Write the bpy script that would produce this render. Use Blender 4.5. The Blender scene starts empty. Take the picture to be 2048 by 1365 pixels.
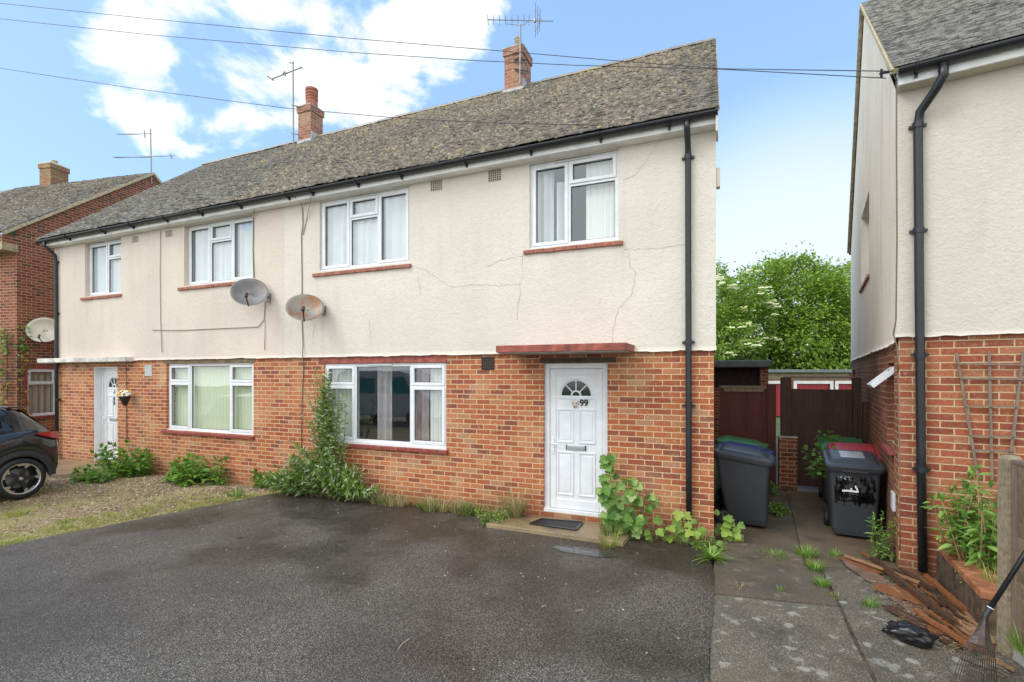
import bpy, math, random
from mathutils import Vector, Matrix, noise
rad = math.radians
scene = bpy.context.scene
COL = scene.collection
RND = random.Random(11)
U = RND.uniform
GZ = -0.13                                   # ground level (door threshold is 0)

# ------------------------------------------------------------------ camera model
CAMP = Vector((0.142, -6.726, 1.94)); YAW = math.atan(1000 / 2334.0)
_c, _s = math.cos(YAW), math.sin(YAW)
def ray(px, py):
    x = (px - 1024) / 1000.0; z = -(py - 750) / 1000.0
    return Vector((x * _c - _s, x * _s + _c, z))
class Frame:
    """a building's own axes: x along its front, y into it, z up"""
    def __init__(self, o, deg):
        self.o = Vector((o[0], o[1], 0)); self.a = rad(deg)
        self.ux = Vector((math.cos(self.a), math.sin(self.a), 0)); self.uy = Vector((-math.sin(self.a), math.cos(self.a), 0))
    def _hit(self, px, py, n, off):
        r = ray(px, py); t = ((self.o - CAMP).dot(n) + off) / r.dot(n); p = CAMP + r * t; d = p - self.o
        return Vector((d.dot(self.ux), d.dot(self.uy), p.z))
    def front(self, px, py, y=0.0): return self._hit(px, py, self.uy, y)
    def side(self, px, py, x=0.0): return self._hit(px, py, self.ux, x)
    def world(self, v): return self.o + self.ux * v[0] + self.uy * v[1] + Vector((0, 0, v[2]))
MAIN = Frame((0, 0), 0); NB = Frame((1.842, -0.156), -8.2); LF = Frame((-16.817, 0.151), 10)
def F(px, py, y=0.0):
    p = MAIN.front(px, py, y); return p.x, p.z
def G(px, py, z=GZ):
    r = ray(px, py); t = (z - CAMP.z) / r.z; p = CAMP + r * t; return p.x, p.y
def CW(px, py, Z): return CAMP + ray(px, py) * Z

# ------------------------------------------------------------------ mesh helper
class MB:
    def __init__(s, T=None): s.v = []; s.f = []; s.T = T
    def add(s, vs, fs):
        b = len(s.v); s.v.extend([Vector(p) for p in vs]); s.f.extend([tuple(i + b for i in f) for f in fs]); return b
    def quad(s, a, b, c, d): s.add([a, b, c, d], [(0, 1, 2, 3)])
    def box(s, x0, x1, y0, y1, z0, z1, M=None):
        vs = [Vector((x, y, z)) for z in (z0, z1) for y in (y0, y1) for x in (x0, x1)]
        if M is not None: vs = [M @ p for p in vs]
        s.add(vs, [(0, 2, 3, 1), (4, 5, 7, 6), (0, 1, 5, 4), (2, 6, 7, 3), (0, 4, 6, 2), (1, 3, 7, 5)])
    def bar(s, p, q, w, h, up=(0, 0, 1)):
        p = Vector(p); q = Vector(q); d = (q - p); L = d.length; d.normalize(); up = Vector(up)
        if abs(d.dot(up)) > .99: up = Vector((0, 1, 0))
        x = d.cross(up).normalized(); z = x.cross(d)
        M = Matrix(((x.x, d.x, z.x, p.x), (x.y, d.y, z.y, p.y), (x.z, d.z, z.z, p.z), (0, 0, 0, 1)))
        s.box(-w / 2, w / 2, 0, L, -h / 2, h / 2, M)
    def tube(s, pts, r, n=8, cap=True):
        pts = [Vector(p) for p in pts]; rings = []; prev = None
        for i, p in enumerate(pts):
            d = (pts[min(i + 1, len(pts) - 1)] - pts[max(i - 1, 0)]).normalized()
            if prev is None:
                a = d.cross(Vector((0, 0, 1)) if abs(d.z) < .9 else Vector((0, 1, 0))).normalized()
            else:
                a = (prev - d * prev.dot(d)).normalized()
            prev = a; b = d.cross(a); rr = r[i] if isinstance(r, (list, tuple)) else r
            rings.append([p + (a * math.cos(2 * math.pi * k / n) + b * math.sin(2 * math.pi * k / n)) * rr for k in range(n)])
        base = len(s.v)
        for g in rings: s.v.extend(g)
        for i in range(len(rings) - 1):
            for k in range(n):
                k2 = (k + 1) % n
                s.f.append((base + i * n + k, base + i * n + k2, base + (i + 1) * n + k2, base + (i + 1) * n + k))
        if cap:
            s.f.append(tuple(base + k for k in reversed(range(n)))); s.f.append(tuple(base + (len(rings) - 1) * n + k for k in range(n)))
    def lathe(s, prof, n=24, M=None, cap=True):
        base = len(s.v)
        for r, z in prof:
            for k in range(n):
                p = Vector((r * math.cos(2 * math.pi * k / n), r * math.sin(2 * math.pi * k / n), z)); s.v.append(M @ p if M is not None else p)
        for i in range(len(prof) - 1):
            for k in range(n):
                k2 = (k + 1) % n
                s.f.append((base + i * n + k, base + i * n + k2, base + (i + 1) * n + k2, base + (i + 1) * n + k))
        if cap:
            s.f.append(tuple(base + k for k in reversed(range(n)))); m = base + (len(prof) - 1) * n; s.f.append(tuple(m + k for k in range(n)))
    def loft(s, rings, closed=True, cap=True):
        n = len(rings[0]); base = len(s.v)
        for g in rings: s.v.extend([Vector(p) for p in g])
        for i in range(len(rings) - 1):
            for k in range(n if closed else n - 1):
                k2 = (k + 1) % n
                s.f.append((base + i * n + k, base + i * n + k2, base + (i + 1) * n + k2, base + (i + 1) * n + k))
        if cap and closed:
            s.f.append(tuple(base + k for k in reversed(range(n)))); m = base + (len(rings) - 1) * n; s.f.append(tuple(m + k for k in range(n)))
    def prism(s, poly, z0, z1):                      # poly in xy
        n = len(poly)
        s.add([(x, y, z0) for x, y in poly] + [(x, y, z1) for x, y in poly],
              [tuple(reversed(range(n))), tuple(range(n, 2 * n))] + [(k, (k + 1) % n, n + (k + 1) % n, n + k) for k in range(n)])
    def blob(s, c, rx, ry, rz, n=7, m=5, jit=.2):
        rings = []
        for i in range(m + 1):
            ph = math.pi * i / m; g = []
            for k in range(n):
                a = 2 * math.pi * k / n; q = 1 + U(-jit, jit)
                g.append(Vector(c) + Vector((rx * q * math.sin(ph) * math.cos(a), ry * q * math.sin(ph) * math.sin(a), -rz * math.cos(ph) * q)))
            rings.append(g)
        s.loft(rings)
    def build(s, name, mat, parent=None, smooth=False, bevel=0, uv=True, loc=None, rot=None):
        vs = [s.T @ p for p in s.v] if s.T is not None else s.v
        me = bpy.data.meshes.new(name); me.from_pydata([tuple(p) for p in vs], [], s.f); me.update()
        if uv:
            lay = me.uv_layers.new(name='UVMap').data; co = me.vertices
            for p in me.polygons:
                n = p.normal
                if abs(n.z) > .8: t = None
                else:
                    t = Vector((-n.y, n.x, 0)).normalized()
                for li, vi in zip(p.loop_indices, p.vertices):
                    q = co[vi].co
                    lay[li].uv = (q.x, q.y) if t is None else (q.x * t.x + q.y * t.y, q.z)
        if smooth:
            for p in me.polygons: p.use_smooth = True
        me.materials.append(mat)
        o = bpy.data.objects.new(name, me); COL.objects.link(o)
        if parent: o.parent = parent
        if loc is not None: o.location = loc
        if rot is not None: o.rotation_euler = (0, 0, rot)
        if bevel:
            b = o.modifiers.new('bevel', 'BEVEL'); b.width = bevel; b.segments = 2; b.limit_method = 'ANGLE'
        return o

def tag(o, label=None, cat=None, group=None, kind=None):
    if label: o['label'] = label
    if cat: o['category'] = cat
    if group: o['group'] = group
    if kind: o['kind'] = kind
    return o
def thing(name, label, cat, loc=(0, 0, 0), rz=0.0, group=None):
    o = bpy.data.objects.new(name, None); COL.objects.link(o); o.location = loc; o.rotation_euler = (0, 0, rz); o.empty_display_size = .2
    return tag(o, label, cat, group)
def copy_tree(o, parent=None):
    c = o.copy(); COL.objects.link(c); c.parent = parent
    for ch in [x for x in scene.objects if x.parent == o]: copy_tree(ch, c)
    return c

# ------------------------------------------------------------------ materials
class NT:
    def __init__(s, name):
        s.m = bpy.data.materials.new(name); s.m.use_nodes = True; s.t = s.m.node_tree; s.n = s.t.nodes; s.b = s.n['Principled BSDF']; s.out = s.n['Material Output']
        s._tc = None
    def set(s, **k):
        for a, v in k.items():
            s.inp(s.b.inputs[a.replace('_', ' ')], v)
        return s
    def inp(s, sock, v):
        if hasattr(v, 'is_output'): s.t.links.new(v, sock)
        else:
            if sock.type == 'RGBA' and not hasattr(v, '__len__'): v = (v, v, v, 1)
            if sock.type == 'RGBA' and len(v) == 3: v = (*v, 1)
            sock.default_value = v
    @property
    def tc(s):
        if s._tc is None: s._tc = s.n.new('ShaderNodeTexCoord')
        return s._tc
    def obj(s): return s.tc.outputs['Object']
    def uv(s): return s.tc.outputs['UV']
    def noise(s, scale, detail=4, vec=None, rough=.55, dist=0.0, w=None):
        n = s.n.new('ShaderNodeTexNoise'); n.inputs['Scale'].default_value = scale; n.inputs['Detail'].default_value = detail
        n.inputs['Roughness'].default_value = rough; n.inputs['Distortion'].default_value = dist
        s.t.links.new(vec if vec is not None else s.obj(), n.inputs['Vector']); return n.outputs['Fac']
    def voro(s, scale, vec=None, feat='F1', out='Distance', rnd=1.0):
        n = s.n.new('ShaderNodeTexVoronoi'); n.feature = feat; n.inputs['Scale'].default_value = scale; n.inputs['Randomness'].default_value = rnd
        s.t.links.new(vec if vec is not None else s.obj(), n.inputs['Vector']); return n.outputs[out]
    def ramp(s, fac, stops, interp='LINEAR'):
        n = s.n.new('ShaderNodeValToRGB'); cr = n.color_ramp; cr.interpolation = interp
        while len(cr.elements) < len(stops): cr.elements.new(.5)
        for e, (p, c) in zip(cr.elements, stops):
            e.position = p; e.color = (c, c, c, 1) if not hasattr(c, '__len__') else (*c, 1)
        s.t.links.new(fac, n.inputs['Fac']); return n.outputs['Color']
    def mix(s, fac, a, b, mode='MIX'):
        n = s.n.new('ShaderNodeMix'); n.data_type = 'RGBA'; n.blend_type = mode
        s.inp(n.inputs[0], fac); s.inp(n.inputs[6], a); s.inp(n.inputs[7], b); return n.outputs[2]
    def math(s, op, a, b=0.0, clamp=False):
        n = s.n.new('ShaderNodeMath'); n.operation = op; n.use_clamp = clamp; s.inp(n.inputs[0], a); s.inp(n.inputs[1], b); return n.outputs[0]
    def sep(s, vec):
        n = s.n.new('ShaderNodeSeparateXYZ'); s.t.links.new(vec, n.inputs[0]); return n.outputs
    def mapping(s, vec, scale=(1, 1, 1), rot=(0, 0, 0), loc=(0, 0, 0)):
        n = s.n.new('ShaderNodeMapping'); n.inputs['Scale'].default_value = scale; n.inputs['Rotation'].default_value = rot; n.inputs['Location'].default_value = loc
        s.t.links.new(vec, n.inputs['Vector']); return n.outputs[0]
    def bump(s, h, strength=.5, dist=.01, prev=None):
        n = s.n.new('ShaderNodeBump'); n.inputs['Strength'].default_value = strength; n.inputs['Distance'].default_value = dist
        s.t.links.new(h, n.inputs['Height'])
        if prev is not None: s.t.links.new(prev, n.inputs['Normal'])
        s.t.links.new(n.outputs[0], s.b.inputs['Normal']); return n.outputs[0]
    def island(s):
        n = s.n.new('ShaderNodeNewGeometry'); return n.outputs['Random Per Island']
def sm(name, col, rough=.5, metal=0.0, var=0.0, scale=6, bump=0, spec=.5):
    t = NT(name)
    if var:
        f = t.noise(scale, 5); c = t.ramp(f, [(.3, tuple(x * (1 - var) for x in col)), (.7, tuple(min(1, x * (1 + var)) for x in col))]); t.set(Base_Color=c)
    else: t.set(Base_Color=col)
    t.set(Roughness=rough, Metallic=metal, Specular_IOR_Level=spec)
    if bump: t.bump(t.noise(60, 4), bump, .004)
    return t.m

def brick_mat(name, cols, mortar, off=(0, 0), dark=.0, course=.075, length=.225, pale=.5):
    t = NT(name); uv = t.mapping(t.uv(), loc=(off[0], off[1], 0))
    wob = t.n.new('ShaderNodeTexNoise'); wob.inputs['Scale'].default_value = 9; wob.inputs['Detail'].default_value = 2; t.t.links.new(uv, wob.inputs['Vector'])
    vm = t.n.new('ShaderNodeVectorMath'); vm.operation = 'MULTIPLY_ADD'; t.t.links.new(wob.outputs['Color'], vm.inputs[0]); vm.inputs[1].default_value = (.012, .008, 0); t.t.links.new(uv, vm.inputs[2])
    b = t.n.new('ShaderNodeTexBrick'); b.offset = .5
    for k, v in (('Scale', 1.0), ('Mortar Size', .0074), ('Mortar Smooth', .25), ('Bias', 0.0), ('Brick Width', length), ('Row Height', course)): b.inputs[k].default_value = v
    b.inputs['Color1'].default_value = (0, 0, 0, 1); b.inputs['Color2'].default_value = (1, 1, 1, 1); b.inputs['Mortar'].default_value = (.5, .5, .5, 1)
    t.t.links.new(vm.outputs[0], b.inputs['Vector'])
    n = len(cols); bc = t.ramp(b.outputs['Color'], [(i / n + .001, c) for i, c in enumerate(cols)], 'CONSTANT')
    fine = t.noise(38, 6, uv); med = t.noise(1.3, 4, uv)
    bc = t.mix(.45, bc, t.ramp(fine, [(.3, .45), (.7, 1.5)]), 'MULTIPLY')
    bc = t.mix(t.ramp(med, [(.52, 0), (.8, pale)]), bc, mortar)
    face = t.noise(16, 4, uv); bc = t.mix(t.ramp(face, [(.58, 0), (.72, .5)]), bc, tuple(min(1, m * .9) for m in mortar))
    mo = t.mix(t.noise(30, 4, uv), tuple(m * .75 for m in mortar), tuple(min(1, m * 1.15) for m in mortar))
    c = t.mix(b.outputs['Fac'], bc, mo)
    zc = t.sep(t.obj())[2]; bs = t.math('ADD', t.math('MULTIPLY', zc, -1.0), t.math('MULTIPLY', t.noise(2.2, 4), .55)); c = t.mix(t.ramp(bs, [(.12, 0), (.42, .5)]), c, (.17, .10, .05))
    if dark:
        big = t.noise(.9, 5, uv); c = t.mix(t.ramp(big, [(.4, 0), (.7, dark)]), c, (.05, .03, .022))
    h = t.math('ADD', t.math('MULTIPLY', b.outputs['Fac'], -1.0), t.math('MULTIPLY', t.noise(70, 5, uv), .5))
    t.set(Base_Color=c, Roughness=.75, Specular_IOR_Level=.3); t.bump(h, .7, .006); return t.m

def stucco_mat(name, base, dirt=.35, streak=0.0):
    t = NT(name); o = t.obj()
    a = t.noise(.7, 6); b = t.noise(38, 5, rough=.62); g = t.noise(13, 4)
    c = t.ramp(a, [(.3, tuple(x * .9 for x in base)), (.7, tuple(min(1, x * 1.05) for x in base))])
    c = t.mix(t.ramp(t.noise(24, 6), [(.58, 0), (.8, dirt)]), c, tuple(x * .55 for x in base))
    if streak:
        st = t.noise(3.2, 5, t.mapping(o, scale=(1, 1, .3))); c = t.mix(t.ramp(st, [(.5, 0), (.75, streak)]), c, (.30, .25, .17))
    wp = t.noise(.9, 6, t.mapping(o, loc=(7, 3, 1))); c = t.mix(t.ramp(wp, [(.5, 0), (.72, .12)]), c, tuple(x * .75 for x in base))
    zs = t.sep(o)[2]; dr = t.noise(5, 4, t.mapping(o, scale=(1, 1, .10))); c = t.mix(t.math('MULTIPLY', t.ramp(dr, [(.5, 0), (.72, .17)]), t.ramp(t.noise(.6, 3, t.mapping(o, loc=(2, 9, 4))), [(.42, 0), (.62, 1)])), c, (.33, .28, .20))
    t.set(Base_Color=c, Roughness=.85, Specular_IOR_Level=.25)
    t.bump(t.math('ADD', b, t.math('MULTIPLY', g, .9)), .55, .016); return t.m

def leaf_mat(name, stops, trans=.35, rough=.45, spec=.4):
    t = NT(name); c = t.ramp(t.island(), stops)
    c = t.mix(.35, c, t.ramp(t.noise(1.6, 3), [(.3, .55), (.7, 1.4)]), 'MULTIPLY')
    t.set(Base_Color=c, Roughness=rough, Specular_IOR_Level=spec)
    tr = t.n.new('ShaderNodeBsdfTranslucent'); t.t.links.new(c, tr.inputs['Color'])
    mx = t.n.new('ShaderNodeMixShader'); mx.inputs[0].default_value = trans
    t.t.links.new(t.b.outputs[0], mx.inputs[1]); t.t.links.new(tr.outputs[0], mx.inputs[2]); t.t.links.new(mx.outputs[0], t.out.inputs['Surface']); return t.m

def glass_mat():
    t = NT('window_glass'); tr = t.n.new('ShaderNodeBsdfTransparent'); tr.inputs[0].default_value = (.97, .99, .98, 1)
    gl = t.n.new('ShaderNodeBsdfGlossy'); gl.inputs['Roughness'].default_value = .0; gl.inputs[0].default_value = (.95, .98, 1, 1)
    lw_ = t.n.new('ShaderNodeLayerWeight'); fr = t.n.new('ShaderNodeMath'); fr.operation = 'MULTIPLY_ADD'; t.t.links.new(t.math('POWER', lw_.outputs['Facing'], 5.0), fr.inputs[0]); fr.inputs[1].default_value = .86; fr.inputs[2].default_value = .14
    bp = t.n.new('ShaderNodeBump'); bp.inputs['Strength'].default_value = .06; bp.inputs['Distance'].default_value = .02; t.t.links.new(t.noise(1.7, 1), bp.inputs['Height']); t.t.links.new(bp.outputs[0], gl.inputs['Normal'])
    mx = t.n.new('ShaderNodeMixShader'); t.t.links.new(fr.outputs[0], mx.inputs[0]); t.t.links.new(tr.outputs[0], mx.inputs[1]); t.t.links.new(gl.outputs[0], mx.inputs[2]); t.t.links.new(mx.outputs[0], t.out.inputs['Surface']); return t.m

MT = {}
OR = [(.37, .10, .04), (.42, .135, .055), (.31, .08, .04), (.45, .165, .07), (.39, .115, .046), (.23, .072, .045), (.43, .18, .085), (.34, .095, .04), (.40, .20, .105), (.46, .155, .06), (.32, .09, .044), (.40, .125, .05), (.27, .08, .045), (.43, .145, .06)]
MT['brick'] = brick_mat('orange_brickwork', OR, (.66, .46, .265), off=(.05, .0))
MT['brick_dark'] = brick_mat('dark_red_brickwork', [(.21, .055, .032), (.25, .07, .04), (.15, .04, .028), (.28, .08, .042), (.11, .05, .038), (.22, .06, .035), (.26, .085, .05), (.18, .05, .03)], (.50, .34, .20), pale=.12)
MT['brick_side'] = brick_mat('weathered_and_shaded_brickwork', [(.25, .07, .038), (.29, .085, .045), (.20, .055, .035), (.32, .1, .05), (.23, .065, .04), (.28, .12, .07)], (.42, .30, .18), dark=.75, pale=.1)  # flank brick: its shade is put into the colour along with the dirt
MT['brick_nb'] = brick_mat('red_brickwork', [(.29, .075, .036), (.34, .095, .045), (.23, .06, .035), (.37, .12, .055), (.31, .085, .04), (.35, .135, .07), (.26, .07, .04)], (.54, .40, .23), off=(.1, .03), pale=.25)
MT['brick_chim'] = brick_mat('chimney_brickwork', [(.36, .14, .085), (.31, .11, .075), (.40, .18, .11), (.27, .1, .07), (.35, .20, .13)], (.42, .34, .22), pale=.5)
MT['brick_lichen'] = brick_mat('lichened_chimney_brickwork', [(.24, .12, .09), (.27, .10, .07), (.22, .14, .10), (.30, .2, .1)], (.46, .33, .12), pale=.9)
MT['cream'] = stucco_mat('cream_roughcast', (.70, .645, .56))
MT['pinkish'] = stucco_mat('pinkish_roughcast', (.67, .585, .50), .25)
MT['nb_stucco'] = stucco_mat('grey_cream_roughcast', (.62, .56, .48), .3)
MT['nb_stucco_side_lit'] = stucco_mat('streaked_grey_cream_roughcast_lit', (.87, .79, .66), .3, .2)  # same render as the front, colour lifted to stand for light on the flank
MT['upvc'] = sm('white_upvc', (.74, .75, .765), .3, var=.07, scale=5)
MT['upvc_grey'] = sm('greyed_upvc', (.62, .63, .62), .4)
MT['white_paint'] = sm('white_gloss_paint', (.84, .83, .80), .45, var=.12, scale=4)
MT['black_plastic'] = sm('black_rainwater_plastic', (.016, .017, .02), .35, var=.3, scale=5)
MT['glass'] = glass_mat(); MT['rubber_seal'] = sm('grey_rubber_seal', (.07, .07, .07), .6)
MT['red_paint'] = sm('worn_red_paint', (.30, .075, .05), .65, var=.5, scale=9, bump=.3)
MT['red_sill'] = sm('red_painted_sill', (.27, .06, .045), .5, var=.3, scale=12)
MT['terra_sill'] = sm('terracotta_sill', (.33, .12, .075), .7, var=.35, scale=14, bump=.4)
MT['concrete_trim'] = sm('stained_concrete', (.36, .34, .30), .8, var=.35, scale=6, bump=.4)
MT['white_conc'] = sm('flaking_white_concrete', (.60, .57, .52), .75, var=.4, scale=5, bump=.4)
MT['lead'] = sm('lead_flashing', (.42, .43, .43), .5, var=.25, scale=8)
MT['mortar'] = sm('pale_verge_mortar', (.52, .43, .27), .9, var=.35, scale=14, bump=.5)
MT['metal_grey'] = sm('weathered_aluminium', (.28, .27, .26), .45, .6, var=.2)
MT['dark_metal'] = sm('dark_metal', (.05, .05, .05), .45, .4)
MT['cable'] = sm('brown_cable', (.16, .115, .075), .6)
MT['cable_buff'] = sm('painted_cable', (.42, .36, .28), .7)
MT['wire'] = sm('black_overhead_wire', (.05, .05, .055), .5)
MT['brown_vent'] = sm('brown_air_brick', (.06, .035, .028), .7)
MT['cream_vent'] = sm('cream_air_brick', (.60, .53, .42), .8)
MT['hole'] = sm('dark_hole', (.02, .018, .015), .9)
MT['timber_dark'] = sm('dark_stained_timber', (.05, .032, .022), .7, var=.4, scale=10)
MT['lintel_brown'] = sm('stained_lintel', (.20, .15, .08), .8, var=.45, scale=5)
MT['interior'] = sm('interior_plaster', (.30, .28, .26), .9)
def blind_mat(name, a, b, freq):
    t = NT(name); x = t.sep(t.obj())[0]
    f = t.math('FRACT', t.math('MULTIPLY', x, freq)); t.set(Base_Color=t.ramp(f, [(.0, tuple(q * .72 for q in a)), (.12, a), (.9, b), (1, tuple(q * .8 for q in b))]), Roughness=.8); return t.m
MT['blind_green'] = blind_mat('pale_green_vertical_blind', (.60, .66, .47), (.66, .71, .52), 11.2)
MT['blind_white'] = blind_mat('white_vertical_blind', (.68, .70, .66), (.75, .76, .72), 11.2)
MT['net'] = sm('net_curtain', (.60, .635, .65), .9, var=.06, scale=3)
MT['sheer'] = sm('mauve_curtain', (.36, .33, .33), .9, var=.2, scale=6)
MT['mauve'] = sm('dusky_curtain', (.40, .31, .31), .9, var=.2, scale=6)
MT['beige_curtain'] = blind_mat('beige_curtain', (.40, .35, .29), (.48, .43, .36), 8)
MT['number'] = sm('black_number', (.01, .01, .01), .4)
MT['chrome'] = sm('satin_chrome', (.62, .62, .62), .28, .9)

def tile_mat(name, c0, c1, c2, xsplit=None, wet=.42, amt=.6, bmp=.5):
    t = NT(name); c = t.ramp(t.island(), [(0, c0), (.5, c1), (1, c2)])
    n = t.noise(.8, 6); m = t.ramp(n, [(.45, 0), (.62, 1)])
    spot = t.noise(20, 5); c = t.mix(t.ramp(spot, [(.45, 0), (.65, amt)]), c, (.29, .25, .19))
    if xsplit is not None:
        x = t.sep(t.obj())[0]; f = t.ramp(t.math('ADD', t.math('MULTIPLY', t.math('SUBTRACT', x, xsplit), .25), t.math('MULTIPLY', n, .6)), [(.25, 0), (.55, 1)])
        c = t.mix(t.math('MULTIPLY', f, .75), c, t.ramp(spot, [(.3, (.15, .115, .085)), (.6, (.31, .26, .19))]))
    yel = t.noise(1.1, 6, dist=.6); z = t.sep(t.obj())[2]
    yf = t.math('MULTIPLY', t.ramp(yel, [(.55, 0), (.66, 1)]), t.ramp(t.math('DIVIDE', z, 10.0), [(.76, 0), (.84, .6)]))
    c = t.mix(yf, c, (.42, .30, .12))
    t.set(Base_Color=c, Roughness=t.ramp(spot, [(.3, wet - .12), (.7, wet + .2)])); t.bump(t.noise(55, 5), bmp, .006); return t.m
MT['tiles'] = tile_mat('plain_tiles', (.20, .18, .16), (.26, .24, .215), (.33, .31, .28), xsplit=-8.5, wet=.32)
MT['tiles_nb'] = tile_mat('brown_plain_tiles', (.085, .075, .067), (.12, .105, .095), (.16, .142, .13), wet=.24, amt=.15, bmp=.12)
MT['tiles_left'] = tile_mat('mossy_plain_tiles', (.12, .105, .085), (.17, .15, .12), (.22, .19, .15))
t = NT('roof_moss'); t.set(Base_Color=t.ramp(t.island(), [(0, (.18, .145, .105)), (.4, (.25, .205, .15)), (.75, (.32, .265, .19)), (1, (.41, .345, .25))]), Roughness=.95); t.bump(t.noise(90, 3), .8, .01); MT['moss'] = t.m
def pale_edges(o, name, col):  # wet sky sheen on the lower tile edges, put in as a pale colour
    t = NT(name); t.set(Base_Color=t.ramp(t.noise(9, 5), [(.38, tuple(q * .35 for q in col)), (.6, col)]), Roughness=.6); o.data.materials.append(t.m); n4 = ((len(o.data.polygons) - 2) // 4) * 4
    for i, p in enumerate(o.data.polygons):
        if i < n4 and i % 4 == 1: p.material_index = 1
t = NT('yellow_lichen'); t.set(Base_Color=t.ramp(t.island(), [(0, (.27, .22, .13)), (.5, (.38, .30, .16)), (1, (.48, .38, .18))]), Roughness=.95); t.bump(t.noise(90, 3), .8, .01); MT['lichen'] = t.m

# ground materials
def asphalt_mat():
    t = NT('wet_asphalt'); v = t.voro(138, out='Color'); g = t.sep(v)[0]; d = t.voro(138)
    c = t.ramp(g, [(0, (.030, .026, .021)), (.4, (.074, .063, .051)), (.72, (.155, .134, .109)), (.92, (.25, .22, .18)), (1, (.40, .36, .30))])
    big = t.noise(.55, 5); c = t.mix(t.ramp(big, [(.42, .0), (.68, .55)]), c, (.040, .029, .021))
    rust = t.noise(.8, 4, t.mapping(t.obj(), loc=(3, 7, 0))); c = t.mix(t.ramp(rust, [(.6, 0), (.76, .5)]), c, (.075, .040, .024))
    y = t.sep(t.obj())[1]
    wet = t.math('ADD', t.noise(.75, 5, t.mapping(t.obj(), loc=(9, 2, 0))), t.math('MULTIPLY', y, .05))  # rises towards the house, where the surface turns darker and smoother
    c = t.mix(t.ramp(wet, [(.34, 0), (.50, .62)]), c, t.mix(1.0, c, (.30, .27, .25), 'MULTIPLY'))
    t.set(Base_Color=c, Roughness=t.ramp(wet, [(.32, .60), (.50, .24)]), Specular_IOR_Level=.5)
    h = t.math('ADD', t.math('MULTIPLY', d, -1.0), t.math('MULTIPLY', t.noise(300, 3), .3)); t.bump(h, .8, .008); return t.m
MT['asphalt'] = asphalt_mat()
def conc_mat(name, a, b, spots=0.0, agg=.5, wet=.6):
    t = NT(name); big = t.noise(1.4, 6); c = t.mix(t.ramp(big, [(.35, 0), (.65, 1)]), a, b)
    g = t.sep(t.voro(150, out='Color'))[1]; c = t.mix(agg, c, t.ramp(g, [(0, .22), (.5, .85), (.88, 1.4), (1, 2.6)]), 'MULTIPLY')
    if spots:
        s = t.noise(7, 4, dist=.4); m = t.ramp(s, [(.60, 0), (.66, spots)]); c = t.mix(m, c, (.36, .34, .29))
        s2 = t.math('ADD', t.voro(4.0, rnd=1), t.math('MULTIPLY', t.noise(16, 4), .35)); m2 = t.ramp(s2, [(.30, spots), (.36, 0)]); c = t.mix(m2, c, (.40, .38, .33)); br = t.noise(.9, 5, t.mapping(t.obj(), loc=(1, 8, 3))); c = t.mix(t.ramp(br, [(.5, 0), (.68, .5)]), c, (.17, .115, .065))
    dk = t.noise(3, 5, t.mapping(t.obj(), loc=(5, 5, 5))); c = t.mix(t.ramp(dk, [(.52, 0), (.7, .6)]), c, (.05, .045, .035))
    t.set(Base_Color=c, Roughness=t.ramp(big, [(.35, wet - .2), (.65, wet + .15)])); t.bump(t.noise(130, 4), .7, .008); return t.m
MT['conc_drive'] = conc_mat('lichened_concrete', (.135, .12, .092), (.19, .16, .112), .8, .8)
MT['conc_rough'] = conc_mat('rough_dark_concrete', (.105, .085, .06), (.15, .115, .078), .2)
MT['conc_path'] = conc_mat('smooth_tan_concrete', (.20, .155, .10), (.135, .095, .055), 0, .25, .45)
MT['conc_step'] = conc_mat('wet_buff_concrete', (.34, .25, .14), (.25, .175, .10), 0, .3, .42)
def gravel_mat():
    t = NT('gravelly_soil'); v = t.sep(t.voro(38, out='Color')); c = t.ramp(v[0], [(0, (.15, .095, .05)), (.5, (.28, .185, .10)), (.85, (.40, .29, .165)), (1, (.50, .41, .29))])
    n = t.noise(1.0, 5); c = t.mix(t.ramp(n, [(.44, 0), (.64, .75)]), c, (.32, .30, .085))
    n2 = t.noise(2.2, 5, t.mapping(t.obj(), loc=(4, 0, 0))); c = t.mix(t.ramp(n2, [(.55, 0), (.7, .6)]), c, (.14, .09, .05))
    t.set(Base_Color=c, Roughness=.8); t.bump(t.math('MULTIPLY', t.voro(38), -1.0), .8, .02); return t.m
MT['gravel'] = gravel_mat()
MT['soil'] = sm('dark_soil', (.07, .048, .03), .9, var=.5, scale=12, bump=.6)
MT['joint'] = sm('silted_joint', (.11, .085, .05), .9, var=.6, scale=18, bump=.7)
MT['turf'] = sm('rough_turf', (.09, .12, .035), .9, var=.5, scale=3)
t = NT('damp_film'); t.set(Base_Color=t.ramp(t.noise(60, 5), [(.35, (.03, .026, .022)), (.7, (.11, .10, .088))]), Roughness=t.ramp(t.noise(9, 4), [(.4, .12), (.6, .4)])); t.bump(t.noise(110, 3), .35, .006); MT['damp'] = t.m
MT['water'] = NT('rainwater').set(Base_Color=(.05, .05, .048), Roughness=.04, Specular_IOR_Level=.7).m

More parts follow.
